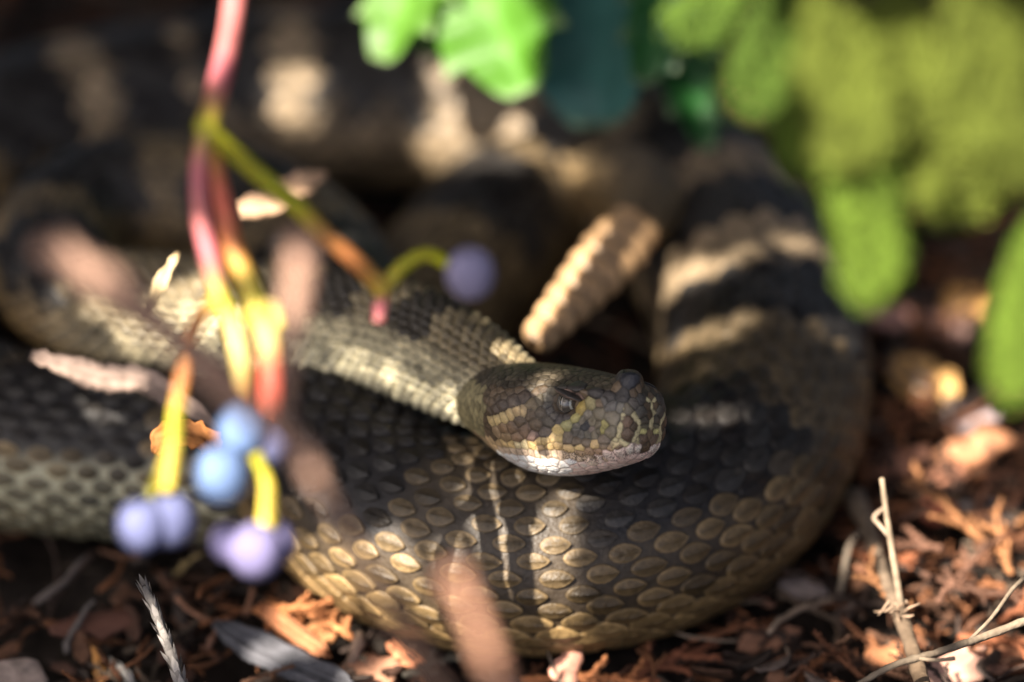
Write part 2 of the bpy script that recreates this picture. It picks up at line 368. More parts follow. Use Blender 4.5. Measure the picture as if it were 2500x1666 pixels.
def bump_at(c, rad, amt, direction=None, sym=True, power=1.0):
    global Hl
    c = np.asarray(c, float); M = Hl.copy()
    if sym: M[:, 1] = np.abs(M[:, 1]); c = c * [1, np.sign(c[1]) or 1, 1]
    rad = np.broadcast_to(np.asarray(rad, float), (3,)); g = np.exp(-((((M - c) / rad) ** 2).sum(1)) ** power)
    d = nrm if direction is None else np.stack([np.full(len(M), direction[0]), direction[1] * np.sign(Hl[:, 1]), np.full(len(M), direction[2])], 1)
    Hl = Hl + d * (amt * g)[:, None]
bump_at(EYE + [0, 0.3, 0], [3.2, 4, 2.6], -2.2)                   # eye socket
bump_at(EYE + [1.2, -1.0, 3.2], [5.0, 2.6, 1.3], 2.3, (0, 0.85, 0.05))   # brow shield
bump_at([33.5, 9.0, 5.6], [5, 3, 1.5], 0.9, (0, 0.7, 0.4))         # canthus ridge
bump_at([39.0, 3.3, 8.8], [3.6, 3.5, 3.6], 3.2, (0.30, 0.12, 0.9), False, 2.6) # raised scale on the snout
bump_at([33.5, 9.6, -1.4], [2.2, 3, 2.0], -0.9)                    # pit hollow
bump_at([31, 10, -4.5], [12, 4, 1.0], -0.35)                       # above the lip
bump_at([10, 15, 1], [7, 6, 5], 0.9)                               # venom gland bulge
bump_at([30, 10.5, -6.5], [14, 4, 1.8], 0.55)                      # lip
nrm = grid_normals(Hl)
GY, YG, OC, DK, BR = (.135, .115, .080), (.25, .22, .085), (.46, .33, .15), (.030, .027, .027), (.082, .058, .036)
CR, WH, LN, PK = (.52, .42, .24), (.66, .58, .53), (.38, .33, .19), (.58, .42, .36)
def crop(X, Y): return 1130 + X / 4.238, 830 + Y / 4.238
SITES = []            # place mm, radius mm, colour, id
_id = [0]
def site(X, Y, R, c, same=False, up=0.0):
    if not same: _id[0] += 1
    SITES.append((local_of(*crop(X, Y)), R / 4.238 * 0.088 * 0.62, c, _id[0], up))
for X, Y, R, c in [
    (1200, 700, 62, (.27, .20, .06)), (1150, 805, 52, YG), (1305, 650, 52, (.20, .17, .08)), (1375, 770, 50, GY), (1270, 780, 34, (.15, .13, .10)), (1205, 845, 24, GY), (1320, 850, 28, GY),
    (1530, 800, 82, (.15, .13, .095)), (1500, 960, 62, GY), (1430, 1050, 56, (.14, .11, .08)), (1450, 890, 24, YG), (1410, 945, 17, YG), (1370, 905, 20, GY), (1375, 955, 22, GY),
    (1240, 895, 40, (.016, .016, .018)), (1155, 965, 32, (.08, .072, .06)), (1205, 990, 30, (.08, .072, .06)), (1268, 990, 30, (.09, .08, .06)), (1335, 980, 30, GY), (1160, 890, 26, (.10, .09, .07)), (1310, 920, 22, (.14, .11, .09)),
    (1050, 875, 56, (.24, .22, .10)), (970, 950, 32, (.40, .30, .12)), (905, 1030, 36, OC), (968, 1020, 34, (.38, .28, .12)), (835, 1060, 42, OC), (755, 1070, 26, OC),
    (700, 1115, 38, OC), (620, 1110, 36, CR), (550, 1112, 34, CR), (485, 1108, 34, OC), (415, 1105, 30, (.38, .27, .13)), (350, 1095, 30, (.30, .21, .11)),
    (1060, 1020, 52, (.11, .085, .06)), (1155, 1065, 46, (.12, .09, .06)), (1250, 1065, 46, (.13, .10, .07)), (1340, 1100, 40, (.44, .31, .15)), (1190, 1135, 44, (.52, .38, .18)), (1090, 1155, 42, (.48, .34, .17)),
    (965, 1110, 36, (.36, .25, .12)), (885, 1120, 36, (.40, .28, .13)), (1440, 1120, 40, (.20, .15, .10)), (1560, 1110, 30, CR), (1500, 1150, 30, (.28, .2, .12)), (1600, 1150, 34, (.20, .14, .09)),
    (1200, 1205, 44, (.30, .21, .13)), (1295, 1185, 42, (.28, .19, .12)), (1385, 1185, 42, (.30, .20, .13)),
    (1725, 720, 46, (.10, .085, .06)), (1720, 850, 60, (.105, .068, .045)), (1720, 1000, 70, (.10, .068, .045)), (1885, 750, 62, (.055, .05, .042)), (1910, 840, 42, (.07, .06, .045)), (1905, 910, 32, (.10, .09, .06)),
    (1893, 957, 26, (.46, .42, .18)), (1890, 1030, 46, (.12, .085, .06)), (1800, 640, 34, (.075, .065, .055)), (1870, 600, 40, (.05, .045, .04)),
    (1735, 380, 120, (.020, .020, .024)), (1600, 330, 50, (.03, .028, .026)), (1180, 450, 110, (.040, .034, .030)), (1010, 470, 56, (.05, .042, .034)), (1360, 520, 80, (.038, .033, .030)), (1490, 570, 60, (.042, .037, .034)),
    (1640, 560, 60, (.04, .036, .034)), (1450, 605, 26, (.11, .10, .09)), (1520, 680, 52, (.095, .088, .08)), (1605, 690, 32, (.13, .12, .10)),
    (868, 600, 26, (.11, .095, .07)), (884, 660, 24, (.09, .08, .065)), (905, 520, 26, (.10, .085, .06)), (885, 715, 24, (.08, .07, .06)), (925, 770, 26, (.07, .06, .05)), (985, 815, 28, (.06, .05, .045)), (1045, 800, 26, (.06, .05, .045)),
    (700, 670, 56, (.13, .10, .06)), (790, 610, 44, (.10, .08, .05)), (620, 560, 50, (.075, .055, .04)), (500, 620, 50, (.07, .052, .038)), (380, 680, 50, (.065, .048, .035)), (300, 730, 40, (.07, .05, .035)),
    (265, 840, 34, (.36, .27, .13)), (335, 845, 34, (.40, .30, .14)), (405, 825, 34, (.40, .30, .14)), (470, 795, 34, (.36, .26, .12)), (540, 765, 32, (.28, .20, .10)), (605, 745, 30, (.26, .19, .10)),
    (560, 850, 50, (.085, .06, .038)), (680, 780, 52, BR), (790, 740, 50, (.07, .055, .038)), (860, 850, 55, (.06, .05, .037)), (740, 890, 55, BR), (620, 950, 55, (.12, .078, .05)), (700, 1010, 50, (.14, .09, .07)), (830, 970, 52, (.085, .065, .05)),
    (490, 920, 50, (.13, .085, .05)), (400, 930, 45, (.17, .11, .06)), (320, 960, 42, (.20, .14, .08)), (420, 1020, 45, (.19, .13, .07)), (540, 1030, 45, (.17, .11, .065)),
    (1500, 1215, 90, PK), (1620, 1190, 70, (.55, .42, .36)), (1740, 1165, 54, (.6, .47, .40)), (1830, 1130, 40, (.6, .47, .4)), (1400, 1255, 60, (.6, .45, .38)), (1300, 1270, 60, (.55, .42, .33))]:
    site(X, Y, R, c)
site(1040, 545, 30, (.13, .085, .065)); site(1110, 575, 30, (.13, .085, .065), True); site(1180, 600, 26, (.13, .085, .065), True)
for line in ([(1655, 700), (1652, 760), (1640, 820), (1622, 885), (1608, 950), (1602, 1015)], [(1640, 1070), (1665, 1090), (1692, 1112)],
             [(1785, 775), (1815, 815), (1845, 865), (1852, 925), (1822, 980), (1792, 1035)], [(1845, 1050), (1838, 1090), (1815, 1120)], [(1560, 1060), (1545, 1110), (1535, 1150)],
             [(1950, 620), (1985, 680), (2005, 750)], [(1985, 850), (1980, 900)]):
    for q, (X, Y) in enumerate(line): site(X, Y, -9, LN, q > 0)
for X in range(380, 1480, 62): site(X, np.interp(X, [150, 340, 700, 1000, 1200, 1420], [1060, 1130, 1170, 1190, 1215, 1235]) + 22, 22, (np.array([.50, .38, .27]) * random.uniform(.8, 1.1)))
# generic scales over the rest of the visible half, then mirrored
half = Hl[(Hl[:, 1] >= -0.01) & (Hl[:, 0] > -7)]; half_n = nrm[(Hl[:, 1] >= -0.01) & (Hl[:, 0] > -7)]
LIPX, LIPY = [150, 340, 700, 1000, 1200, 1420, 1600, 1800, 2000], [1060, 1130, 1170, 1190, 1215, 1235, 1200, 1160, 1110]
def zone(P, n):
    pr = head_pix(P[None])[0]; X, Y = (pr[0] - 1130) * 4.238, (pr[1] - 830) * 4.238
    if n[2] > 0.5 and P[2] > 5: return 1.25, (np.array([.062, .050, .034]) * random.uniform(.6, 1.5))
    if Y > np.interp(X, LIPX, LIPY) + 20: return 1.75, (np.array(WH) * random.uniform(.85, 1.05) if X < 1150 else np.array(PK) * random.uniform(.85, 1.1))
    if Y > np.interp(X, LIPX, LIPY) - 95 and X < 1330: return 1.3, np.array([.40, .28, .155]) * random.uniform(.75, 1.1)
    if X < 220: return 1.4, np.array([.20, .17, .09]) * random.uniform(.7, 1.3)
    return 1.35, np.array(BR) * random.uniform(.7, 1.5)
site_p = [s[0] for s in SITES]; site_r = [s[1] for s in SITES]
order = RNG.permutation(len(half))[:9000]
pts = np.array(site_p); rad_ = np.array(site_r)
for q in order:
    P = half[q]; dmin, c = zone(P, half_n[q])
    if (np.linalg.norm(pts - P, axis=1) > dmin + rad_).all():
        _id[0] += 1; SITES.append((P, 0.25, c, _id[0], 0)); pts = np.vstack([pts, P]); rad_ = np.append(rad_, 0.25)
allS = []
for P, R, c, d, u in SITES: allS.append((P, R, c, 2 * d))
for P, R, c, d, u in SITES:
    if P[1] > 0.7: allS.append((P * [1, -1, 1], R, c, 2 * d + 1))
allS.sort(key=lambda t: t[3])
sp = np.array([t[0] for t in allS]); sr = np.array([t[1] for t in allS]); sc = np.array([t[2] for t in allS]); sid = np.array([t[3] for t in allS])
first = np.concatenate([[0], np.nonzero(np.diff(sid))[0] + 1])
cell_c = sc[first]; cell_r = sr[first]
hc = np.zeros((len(Hl), 3)); hh = np.zeros(len(Hl))
for a in range(0, len(Hl), 8000):
    v = Hl[a:a + 8000]
    d = np.sqrt(np.maximum((v ** 2).sum(1)[:, None] + (sp ** 2).sum(1)[None] - 2 * v @ sp.T, 0)) - sr[None]
    d = np.minimum.reduceat(d, first, axis=1); o = np.argpartition(d, 2, axis=1)[:, :2]
    dd = np.take_along_axis(d, o, 1); sw = dd[:, 0] > dd[:, 1]; o[sw] = o[sw][:, ::-1]; dd = np.sort(dd, 1)
    e = (dd[:, 1] - dd[:, 0]) * 0.5; w = np.clip(e / 0.26, 0, 1); w = w * w * (3 - 2 * w)
    big = np.clip(cell_r[o[:, 0]] / 0.7, 0.6, 1.3)
    hh[a:a + 8000] = (0.24 * w + 0.16 * np.clip(e / 1.2, 0, 1)) * big
    hc[a:a + 8000] = cell_c[o[:, 0]] * (0.50 + 0.50 * np.clip(e / 0.22, 0, 1))[:, None] * (1 + 0.15 * np.clip(e / 0.9, 0, 1))[:, None]
hs = np.clip((Hl[:, 0] + 6) / 5, 0, 1)
Hd = Hl + nrm * ((hh - 0.3) * hs)[:, None]
# dark peppering on the lip and face
sp_n = RNG.random(len(Hl)); pr = head_pix(Hl * np.where(Hl[:, 1:2] < 0, [1, -1, 1], [1, 1, 1])); X = (pr[:, 0] - 1130) * 4.238; Y = (pr[:, 1] - 830) * 4.238
lip = np.interp(X, LIPX, LIPY); pep = np.exp(-((Y - lip + 5) / 45) ** 2) * (X > 1030) + 0.5 * np.exp(-(((X - 1730) / 110) ** 2 + ((Y - 1020) / 90) ** 2))
hc = np.where((sp_n < 0.34 * pep)[:, None], hc * 0.22, hc)
hc *= 1.3 * (0.9 + 0.2 * RNG.random(len(Hl)))[:, None]; hc = np.minimum(hc, .75)
i = np.arange(nx - 1)[:, None] * nth; k = np.arange(nth)[None]; k2 = (k + 1) % nth
SB.add(head_pt(Hd), None, np.stack(np.broadcast_arrays(i + k, i + nth + k, i + nth + k2, i + k2), -1).reshape(-1, 4), hc)
# brow shields that overhang the eyes
for sg in (1, -1):
    n1, n2 = 20, 32; u = np.linspace(0, math.pi, n1); v = np.arange(n2) / n2 * 2 * math.pi; U, Vv = np.meshgrid(u, v, indexing='ij')
    e = np.stack([np.sin(U) * np.cos(Vv) * 4.2, np.sin(U) * np.sin(Vv) * 2.0, np.cos(U) * 0.85], -1).reshape(-1, 3)
    e[:, 0] += 0.0; a_t = -0.30; e = np.stack([e[:, 0] * math.cos(a_t) - e[:, 2] * math.sin(a_t), e[:, 1], e[:, 0] * math.sin(a_t) + e[:, 2] * math.cos(a_t)], 1)
    e = e + EYE + [0.9, -0.25, 2.15]; cz = np.where((np.cos(U) < -0.05).ravel()[:, None], np.array([.12, .080, .062]), np.array([.040, .034, .030])) * RNG.uniform(.8, 1.2, (n1 * n2, 1))
    i = np.arange(n1 - 1)[:, None] * n2; k = np.arange(n2)[None]; k2 = (k + 1) % n2
    SB.add(head_pt(e * [1, sg, 1]), None, np.stack(np.broadcast_arrays(i + k, i + n2 + k, i + n2 + k2, i + k2), -1).reshape(-1, 4), cz)
SB.build('body', M_SNAKE, snake, surf='snake')

def make_eye(sign):
    R = 2.35; n1, n2 = 60, 80
    u = np.linspace(0, math.pi, n1); v = np.linspace(0, 2 * math.pi, n2, endpoint=False); U, Vv = np.meshgrid(u, v, indexing='ij')
    ax = unit(np.array([0.12, 0.97, 0.10])); upv = unit(np.array([-0.05, -.1, 1.0]) - ax * ax[2]); fr = np.cross(upv, ax); fr = fr * np.sign(fr[0])
    d = np.cos(U)[..., None] * ax + np.sin(U)[..., None] * (np.cos(Vv)[..., None] * fr + np.sin(Vv)[..., None] * upv)
    d = d.reshape(-1, 3); a_f, a_u, a_x = d @ fr, d @ upv, d @ ax
    slit = (np.abs(a_f + 0.05 * (1 - (a_u / .8) ** 2)) - 0.085 * np.sqrt(np.clip(1 - (a_u / 0.80) ** 2, 0, 1)))
    c = np.array([.075, .066, .056]) * (0.8 + 0.4 * RNG.random((len(d), 1)))
    ring = (np.abs(a_u) < 0.84) & (slit < 0.040) & (a_x > 0); c[ring] = (.42, .36, .26)
    c[(slit < 0) & (np.abs(a_u) < .8) & (a_x > 0)] = (.004, .004, .005)
    cres = (a_f > 0.74) & (a_f < 0.86) & (np.abs(a_u + .22) < 0.42); c[cres] = (.42, .42, .36)
    c[(a_x < 0.30) & (a_f < .6)] = (.02, .018, .016)
    L = (EYE + [0, -1.05, 0.15]) + d * R * [1.0, 1.0, 1.12]; L = L * [1, sign, 1]
    i = np.arange(n1 - 1)[:, None] * n2; k = np.arange(n2)[None]; k2 = (k + 1) % n2
    mesh_object('eye', head_pt(L), np.stack(np.broadcast_arrays(i + k, i + n2 + k, i + n2 + k2, i + k2), -1).reshape(-1, 4), M_EYE, snake, c)
make_eye(1); make_eye(-1)

# rattle: interlocking lobed segments
def make_rattle():
    # base on the tail, tip lying forward
    A0 = PC[0]; A1 = at_z(1302, 838, 0.050); ax = unit(A1 - A0); A0 = A0 - ax * .003; L = np.linalg.norm(A1 - A0)
    rt = bpy.data.objects.new('rattle', None); COL.objects.link(rt); rt.parent = snake
    n = 8; widths = [6.6, 7.4, 7.5, 7.2, 6.6, 6.0, 5.3, 4.6]; side = unit(np.cross(ax, [0, 0, 1])); up = np.cross(side, ax)
    side, up = side * 0.85 + up * 0.5, up * 0.85 - side * 0.5
    for q in range(n):
        b = Build(); t0 = q / n * L - 0.001; ln = L / n * 1.12; w = widths[q] * 0.98 * MM
        u = np.linspace(0, 1, 15); prof = 0.40 + 0.60 * np.sin(u * math.pi) ** 0.8 - 0.10 * np.exp(-((u - 0.55) / 0.09) ** 2); prof[0] = 0.25; prof[-1] = 0.25
        v = np.linspace(0, 2 * math.pi, 28, endpoint=False)
        cx = np.cos(v); sx = np.sin(v); lob = 1 - 0.14 * np.exp(-(cx / 0.3) ** 2)
        V = A0 + (t0 + u * ln)[:, None, None] * ax + (w * prof)[:, None, None] * (lob * cx)[None, :, None] * side + (0.74 * w * prof)[:, None, None] * (lob * sx)[None, :, None] * up
        V = V.reshape(-1, 3); k = np.arange(28)[None]; k2 = (k + 1) % 28; i = np.arange(14)[:, None] * 28
        sh = np.repeat(0.22 + 0.9 * np.sin(u * math.pi) ** .8, 28)[:, None]
        b.add(V, None, np.stack(np.broadcast_arrays(i + k, i + k2, i + 28 + k2, i + 28 + k), -1).reshape(-1, 4), np.array([.46, .285, .145]) * sh * (0.9 + 0.2 * random.random()))
        b.build('rattle_segment', M_RATTLE, rt, surf='snake')
make_rattle()

# ------------------------------------------------------------------ litter templates
def sprig_arrays(seed, L, n_side=5, w=0.9, forks=True):
    """a dead scale-leaf sprig lying flat along +x (mm): overlapping little scale leaves round a thin axis, with side twigs"""
    rg = np.random.default_rng(seed); b = Build()
    def axis(p0, d, ln, rad):
        n = max(4, int(ln / (rad * 1.7))); P = [p0]; d = np.array(d, float)
        for q in range(n):
            d = unit(d + rg.normal(0, 0.10, 3) * [1, 1, .6]); P.append(P[-1] + d * ln / n)
        P = np.array(P); tube(b, P, np.linspace(rad * .7, rad * .3, len(P)), (1, 1, 1), 5, 0.1, seed=seed)
        for q in range(len(P) - 1):
            t = unit(P[q + 1] - P[q]); sd = unit(np.cross(t, [0, 0, 1])); up = np.cross(sd, t)
            for a in (0, 1):
                an = q * 1.57 + a * math.pi; o = math.cos(an) * sd + math.sin(an) * up; k = np.cross(t, o)
                c = P[q] + o * rad * .35; ll = rad * 2.6 * (1 - .4 * q / len(P))
                V = [c, c + t * ll * .5 + k * rad * .62 + o * rad * .35, c + t * ll + o * rad * .75, c + t * ll * .5 - k * rad * .62 + o * rad * .35, c + t * ll * .45 + o * rad * .75]
                b.add(np.array(V), [[0, 1, 4], [1, 2, 4], [2, 3, 4], [3, 0, 4]], None, np.ones(3) * rg.uniform(.75, 1.2))
        return P
    P = axis(np.zeros(3), (1, 0, 0), L, w)
    if forks:
        for q in range(n_side):
            i = int((q + 1) / (n_side + 1) * len(P)); s_ = 1 if q % 2 else -1
            axis(P[i], unit(np.array([1, s_ * rg.uniform(.6, 1.1), rg.uniform(-.1, .4)])), L * rg.uniform(.2, .42), w * .8)
    return b.arrays()
def chip_arrays(seed, L, W_, T_, jag=0.18, warp=0.25):
    """a splintered flake of bark or wood (mm), long axis x: ragged outline, two faces, curved"""
    rg = np.random.default_rng(seed); n = 18; a = np.arange(n) / n * 2 * math.pi
    r = 1 + rg.normal(0, jag, n); ox = np.cos(a) * L / 2 * (1 + rg.normal(0, jag * .5, n)); oy = np.sign(np.sin(a)) * np.abs(np.sin(a)) ** .7 * W_ / 2 * r
    V = []; rings = [(0.0, 1), (.5, 1), (.9, .9), (1.0, .3)]
    def z(x, y): return warp * L * ((x / L) ** 2) - warp * .6 * W_ * ((y / W_) ** 2) + 0
    for top in (1, -1):
        for q, tk in rings[1:]:
            for x, y in zip(ox * q, oy * q): V.append((x, y, z(x, y) + top * T_ / 2 * tk + rg.normal(0, T_ * .10)))
        V.append((0, 0, z(0, 0) + top * T_ / 2))
    V = np.array(V); m = 3 * n + 1; T3, Q = [], []
    for s_, o in ((0, 0), (1, m)):
        for i in range(n):
            j = (i + 1) % n; f = [o + m - 1, o + i, o + j]; T3.append(f if s_ == 0 else f[::-1])
            for q in range(2):
                f = [o + q * n + i, o + (q + 1) * n + i, o + (q + 1) * n + j, o + q * n + j]; Q.append(f if s_ == 0 else f[::-1])
    for i in range(n):
        j = (i + 1) % n; Q.append([2 * n + i, m + 2 * n + i, m + 2 * n + j, 2 * n + j])
    return V, [np.array(T3), np.array(Q)], np.ones((len(V), 3)) * rg.uniform(.85, 1.15, (len(V), 1))
def plank_arrays(seed, L, W_, T_, grooves=7, bend=.04):
    """a grained strip of weathered wood (mm): long ridges and grooves, ragged tapering ends"""
    rg = np.random.default_rng(seed); n, m = 44, 22; t = np.linspace(-.5, .5, n); v = np.linspace(-1, 1, m)
    w = W_ / 2 * np.clip(1 - np.abs(2 * t) ** 5, 0.05, 1) ** .6 * (1 + .07 * np.convolve(rg.standard_normal(n), np.ones(5) / 2.2, 'same'))
    gr = np.interp(v, np.linspace(-1, 1, 3 * grooves), rg.normal(0, 1, 3 * grooves)); slow = np.stack([np.convolve(rg.standard_normal(n), np.ones(9) / 4, 'same') for _ in range(m)], 1)
    tx = t[:, None] * L + rg.normal(0, 1, m)[None] * L * .022 * (np.abs(2 * t[:, None]) ** 8); hz = bend * L * (4 * t * t)[:, None] + T_ * (.5 - .35 * v[None] ** 4) + .16 * T_ * (gr[None] + .5 * slow)
    top = np.stack(np.broadcast_arrays(tx, w[:, None] * v[None], hz), -1); bot = top.copy(); bot[..., 2] = (bend * L * (4 * t * t))[:, None] - T_ * .5 * (1 - v[None] ** 4); k = n * m
    i = (np.arange(n - 1)[:, None] * m + np.arange(m - 1)[None]).ravel(); Q = [np.stack([i, i + m, i + m + 1, i + 1], 1), np.stack([i, i + 1, i + m + 1, i + m], 1) + k]
    for c0 in (0, m - 1): e = np.arange(n - 1) * m + c0; Q.append(np.stack([e, e + m, e + m + k, e + k], 1))
    for c0 in (0, (n - 1) * m): e = c0 + np.arange(m - 1); Q.append(np.stack([e, e + 1, e + 1 + k, e + k], 1))
    C = np.clip(1 + .32 * (gr[None] + .4 * slow), .35, 1.8).reshape(-1, 1) * np.ones((1, 3))
    return np.vstack([top.reshape(-1, 3), bot.reshape(-1, 3)]), [np.concatenate(Q)], np.vstack([C, C])
def twig_arrays(seed, L, R, bend=0.25, knots=2):
    rg = np.random.default_rng(seed); n = 9; t = np.linspace(0, 1, n)
    P = np.stack([t * L, bend * L * (t - .5) ** 2 * rg.choice([-1, 1]) + rg.normal(0, R * .3, n), rg.normal(0, R * .25, n)], 1)
    Rr = R * (1 - .4 * t) * (1 + .12 * rg.standard_normal(n))
    for q in range(knots): Rr[rg.integers(1, n - 1)] *= 1.4
    b = Build(); tube(b, P, Rr, np.ones((n, 3)) * rg.uniform(.8, 1.15, (n, 1)), 7, .08, seed=seed); return b.arrays()
def rot(yaw, pitch=0.0, roll=0.0):
    cy, sy, cp, sp_, cr, sr_ = math.cos(yaw), math.sin(yaw), math.cos(pitch), math.sin(pitch), math.cos(roll), math.sin(roll)
    return np.array([[cy, -sy, 0], [sy, cy, 0], [0, 0, 1]]) @ np.array([[cp, 0, -sp_], [0, 1, 0], [sp_, 0, cp]]) @ np.array([[1, 0, 0], [0, cr, -sr_], [0, sr_, cr]])
def under_snake(p, margin=0.004):
    d = np.hypot(PC[::20, 0] - p[0], PC[::20, 1] - p[1]); return (d < RAD[::20] * 0.9 + margin).any()

# ------------------------------------------------------------------ fine litter that nobody could count
def make_litter():
    b = Build(); T_ = []
    for q in range(6): T_.append(('s', sprig_arrays(50 + q, RNG.uniform(9, 16), 3, 0.75)))
    for q in range(5): T_.append(('c', chip_arrays(60 + q, RNG.uniform(5, 11), RNG.uniform(2.5, 5), 0.8)))
    for q in range(5): T_.append(('t', twig_arrays(70 + q, RNG.uniform(10, 22), RNG.uniform(.35, .8), .4)))
    pal = {'s': [(.16, .065, .032), (.24, .10, .045), (.10, .05, .03), (.045, .03, .024), (.12, .085, .06)], 'c': [(.09, .045, .03), (.20, .10, .06), (.05, .035, .028), (.12, .09, .075)],
           't': [(.13, .06, .035), (.24, .10, .045), (.07, .045, .035), (.20, .15, .11)]}
    n = 0; tries = 0
    while n < 4200 and tries < 30000:
        tries += 1
        x, y = RNG.uniform(-0.19, 0.19), RNG.uniform(-0.235, 0.22)
        if under_snake((x, y), -0.004): continue
        right = x > 0.055; front = y < -0.10
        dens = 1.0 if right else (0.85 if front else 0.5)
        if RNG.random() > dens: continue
        kd, (V, F, C) = T_[RNG.integers(len(T_))]
        if right and RNG.random() < .4: kd, (V, F, C) = T_[RNG.integers(6)]
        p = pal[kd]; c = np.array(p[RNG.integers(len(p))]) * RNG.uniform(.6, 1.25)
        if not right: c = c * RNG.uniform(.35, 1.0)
        R = rot(RNG.uniform(0, 6.28), RNG.normal(0, .22), RNG.normal(0, .5)); z = RNG.uniform(0, 0.006 if not right else 0.010)
        W_ = (V * RNG.uniform(.6, 1.15) * MM) @ R.T + [x, y, z]
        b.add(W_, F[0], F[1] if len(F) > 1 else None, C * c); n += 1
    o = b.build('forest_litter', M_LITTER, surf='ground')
    tag(o, 'fine dry litter of dead conifer sprigs and bark crumbs on dark soil', 'litter', kind='stuff')
make_litter()

# ------------------------------------------------------------------ single pieces lying about
def place(arr, name, label, cat, mat, P, yaw, pitch=0, roll=0, scale=1, col=(.3, .2, .1), group=None):
    V, F, C = arr; W_ = (V * scale * MM) @ rot(yaw, pitch, roll).T + P
    SURF.append((project(W_), W_, 'ground'))
    o = mesh_object(name, W_ - P, F, mat, None, C * np.array(col)); o.location = np.asarray(P).tolist()
    return tag(o, label, cat, group)
def pix_yaw(a, b, z=0.004):
    d = at_z(*b, z) - at_z(*a, z); return math.atan2(d[1], d[0]), np.linalg.norm(d) / MM, at_z(*a, z)
# upright grey scaly twig
def scaly_twig(pts, R, name, label, mat, col, parts=True):
    P = catmull(pts, 8); n = len(P); T, N, B = frames(P, (0.2, -1, 0.1)); base = np.array(col)
    root = thing(name, label, 'twig')
    b = Build(); tube(b, P, np.linspace(R, R * .55, n), base * .7, 8, .12, seed=3); b.build('stem', mat, root, surf='ground')
    b = Build(); rg = np.random.default_rng(5); L = np.concatenate([[0], np.cumsum(np.linalg.norm(np.diff(P, axis=0), axis=1))])
    s0 = 0; q = 0
    while s0 < L[-1]:
        i = np.searchsorted(L, s0); i = min(i, n - 2); r = R * (1 - .45 * i / n)
        for a in range(3):
            an = q * 1.05 + a * 2.094 + rg.normal(0, .15); o = math.cos(an) * N[i] + math.sin(an) * B[i]; k = np.cross(T[i], o); c = P[i] + o * r * .75
            ll = R * rg.uniform(2.2, 3.0); fl = rg.uniform(.6, 1.5)
            V = np.array([c - k * r * .5, c + k * r * .5, c + T[i] * ll * .55 + k * r * .62 + o * r * .3 * fl, c + T[i] * ll + o * r * .8 * fl, c + T[i] * ll * .55 - k * r * .62 + o * r * .3 * fl, c + T[i] * ll * .5 + o * r * .62 * fl])
            b.add(V, [[0, 1, 5], [1, 2, 5], [2, 3, 5], [3, 4, 5], [4, 0, 5]], None, base * rg.uniform(.6, 1.25))
        s0 += R * 1.45; q += 1
    b.build('scale_leaves', mat, root, smooth=False, surf='ground'); return root
g = lambda a, b_, z: at_z(a, b_, z * MM)
scaly_twig([at_d(352, 1432, -0.142), at_d(385, 1510, -0.139), at_d(425, 1620, -0.137), at_d(455, 1720, -0.138), at_d(470, 1790, -0.14)][::-1], 1.5 * MM, 'scaly_twig', 'grey dried scale-leaved twig sticking up from the litter beside the wood splinter', M_WOOD, (.24, .22, .205))
scaly_twig([g(250, 1680, 1), g(240, 1630, 4), g(232, 1590, 6)], 1.0 * MM, 'scaly_sprig', 'short orange-brown scaly sprig near the base of the grey twig', M_LITTER, (.42, .20, .06))
scaly_twig([g(330, 1690, 1), g(305, 1645, 4), g(282, 1625, 5)], 1.0 * MM, 'scaly_sprig', 'short ash grey scaly sprig near the base of the grey twig', M_WOOD, (.33, .31, .29))
y_, l_, p_ = pix_yaw((545, 1545), (850, 1690), 6 * MM)
place(plank_arrays(4, l_ * 1.05, 8.0, 2.4), 'wood_splinter', 'long slate grey weathered wood splinter lying on the litter', 'wood splinter', M_WOOD, g(700, 1615, 6), y_, 0, .35, 1, (.075, .075, .085))
y_, l_, p_ = pix_yaw((645, 1490), (800, 1600), 8 * MM)
place(plank_arrays(9, l_ * 1.05, 4.2, 2.4, 4), 'bark_strip', 'narrow reddish brown bark strip leaning beside the wood splinter', 'bark', M_LITTER, g(722, 1545, 8), y_, 0, .5, 1, (.36, .15, .07))
place(chip_arrays(14, 12, 9, 1.8, .36, .3), 'bark_flake', 'crumpled orange bark flake under the coil beside the reddish strip', 'bark', M_LITTER, g(690, 1500, 5), .5, 0, .2, 1, (.50, .20, .08))
place(chip_arrays(15, 12, 7, 2.2, .36, .25), 'bark_flake', 'orange-brown bark flake between the wood splinter and the reddish strip', 'bark', M_LITTER, g(790, 1540, 5), 1.2, .1, -.2, 1, (.42, .19, .08))
place(twig_arrays(21, 12.5, 1.7, .05, 1), 'broken_twig', 'stubby brown broken twig touching the wood splinter', 'twig', M_WOOD, g(838, 1660, 4), 1.25, .30, 0, 1, (.20, .135, .10))
place(chip_arrays(22, 13, 8, 1.4, .22, .3), 'curled_bark', 'pale pinkish curled bark flake in front of the coil', 'bark', M_PAPER, g(915, 1640, 4), .4, 0, .3, 1, (.46, .24, .15))
place(chip_arrays(23, 9, 5, 1.4, .3, .3), 'bark_crumb', 'small reddish bark crumb pressed against the lowest coil', 'bark', M_LITTER, g(985, 1600, 6), 2.4, .2, .2, 1, (.50, .20, .10))
place(sprig_arrays(24, 16, 4, 1.1), 'dead_sprig', 'dark dead sprig beside the pale curled bark flake', 'sprig', M_LITTER, g(985, 1650, 4), .5, .15, 0, 1, (.05, .045, .035))
place(chip_arrays(25, 11, 6, 1.6, .3, .25), 'bark_crumb', 'pinkish bark crumb standing against the foot of the coil', 'bark', M_LITTER, g(1382, 1630, 7), 1.45, .5, .4, 1, (.48, .24, .17))
place(sprig_arrays(26, 26, 6, 1.2), 'dead_sprig', 'orange dead conifer sprig spread along the foot of the coil', 'sprig', M_LITTER, g(1270, 1660, 3), .15, .05, 0, 1, (.42, .17, .07))
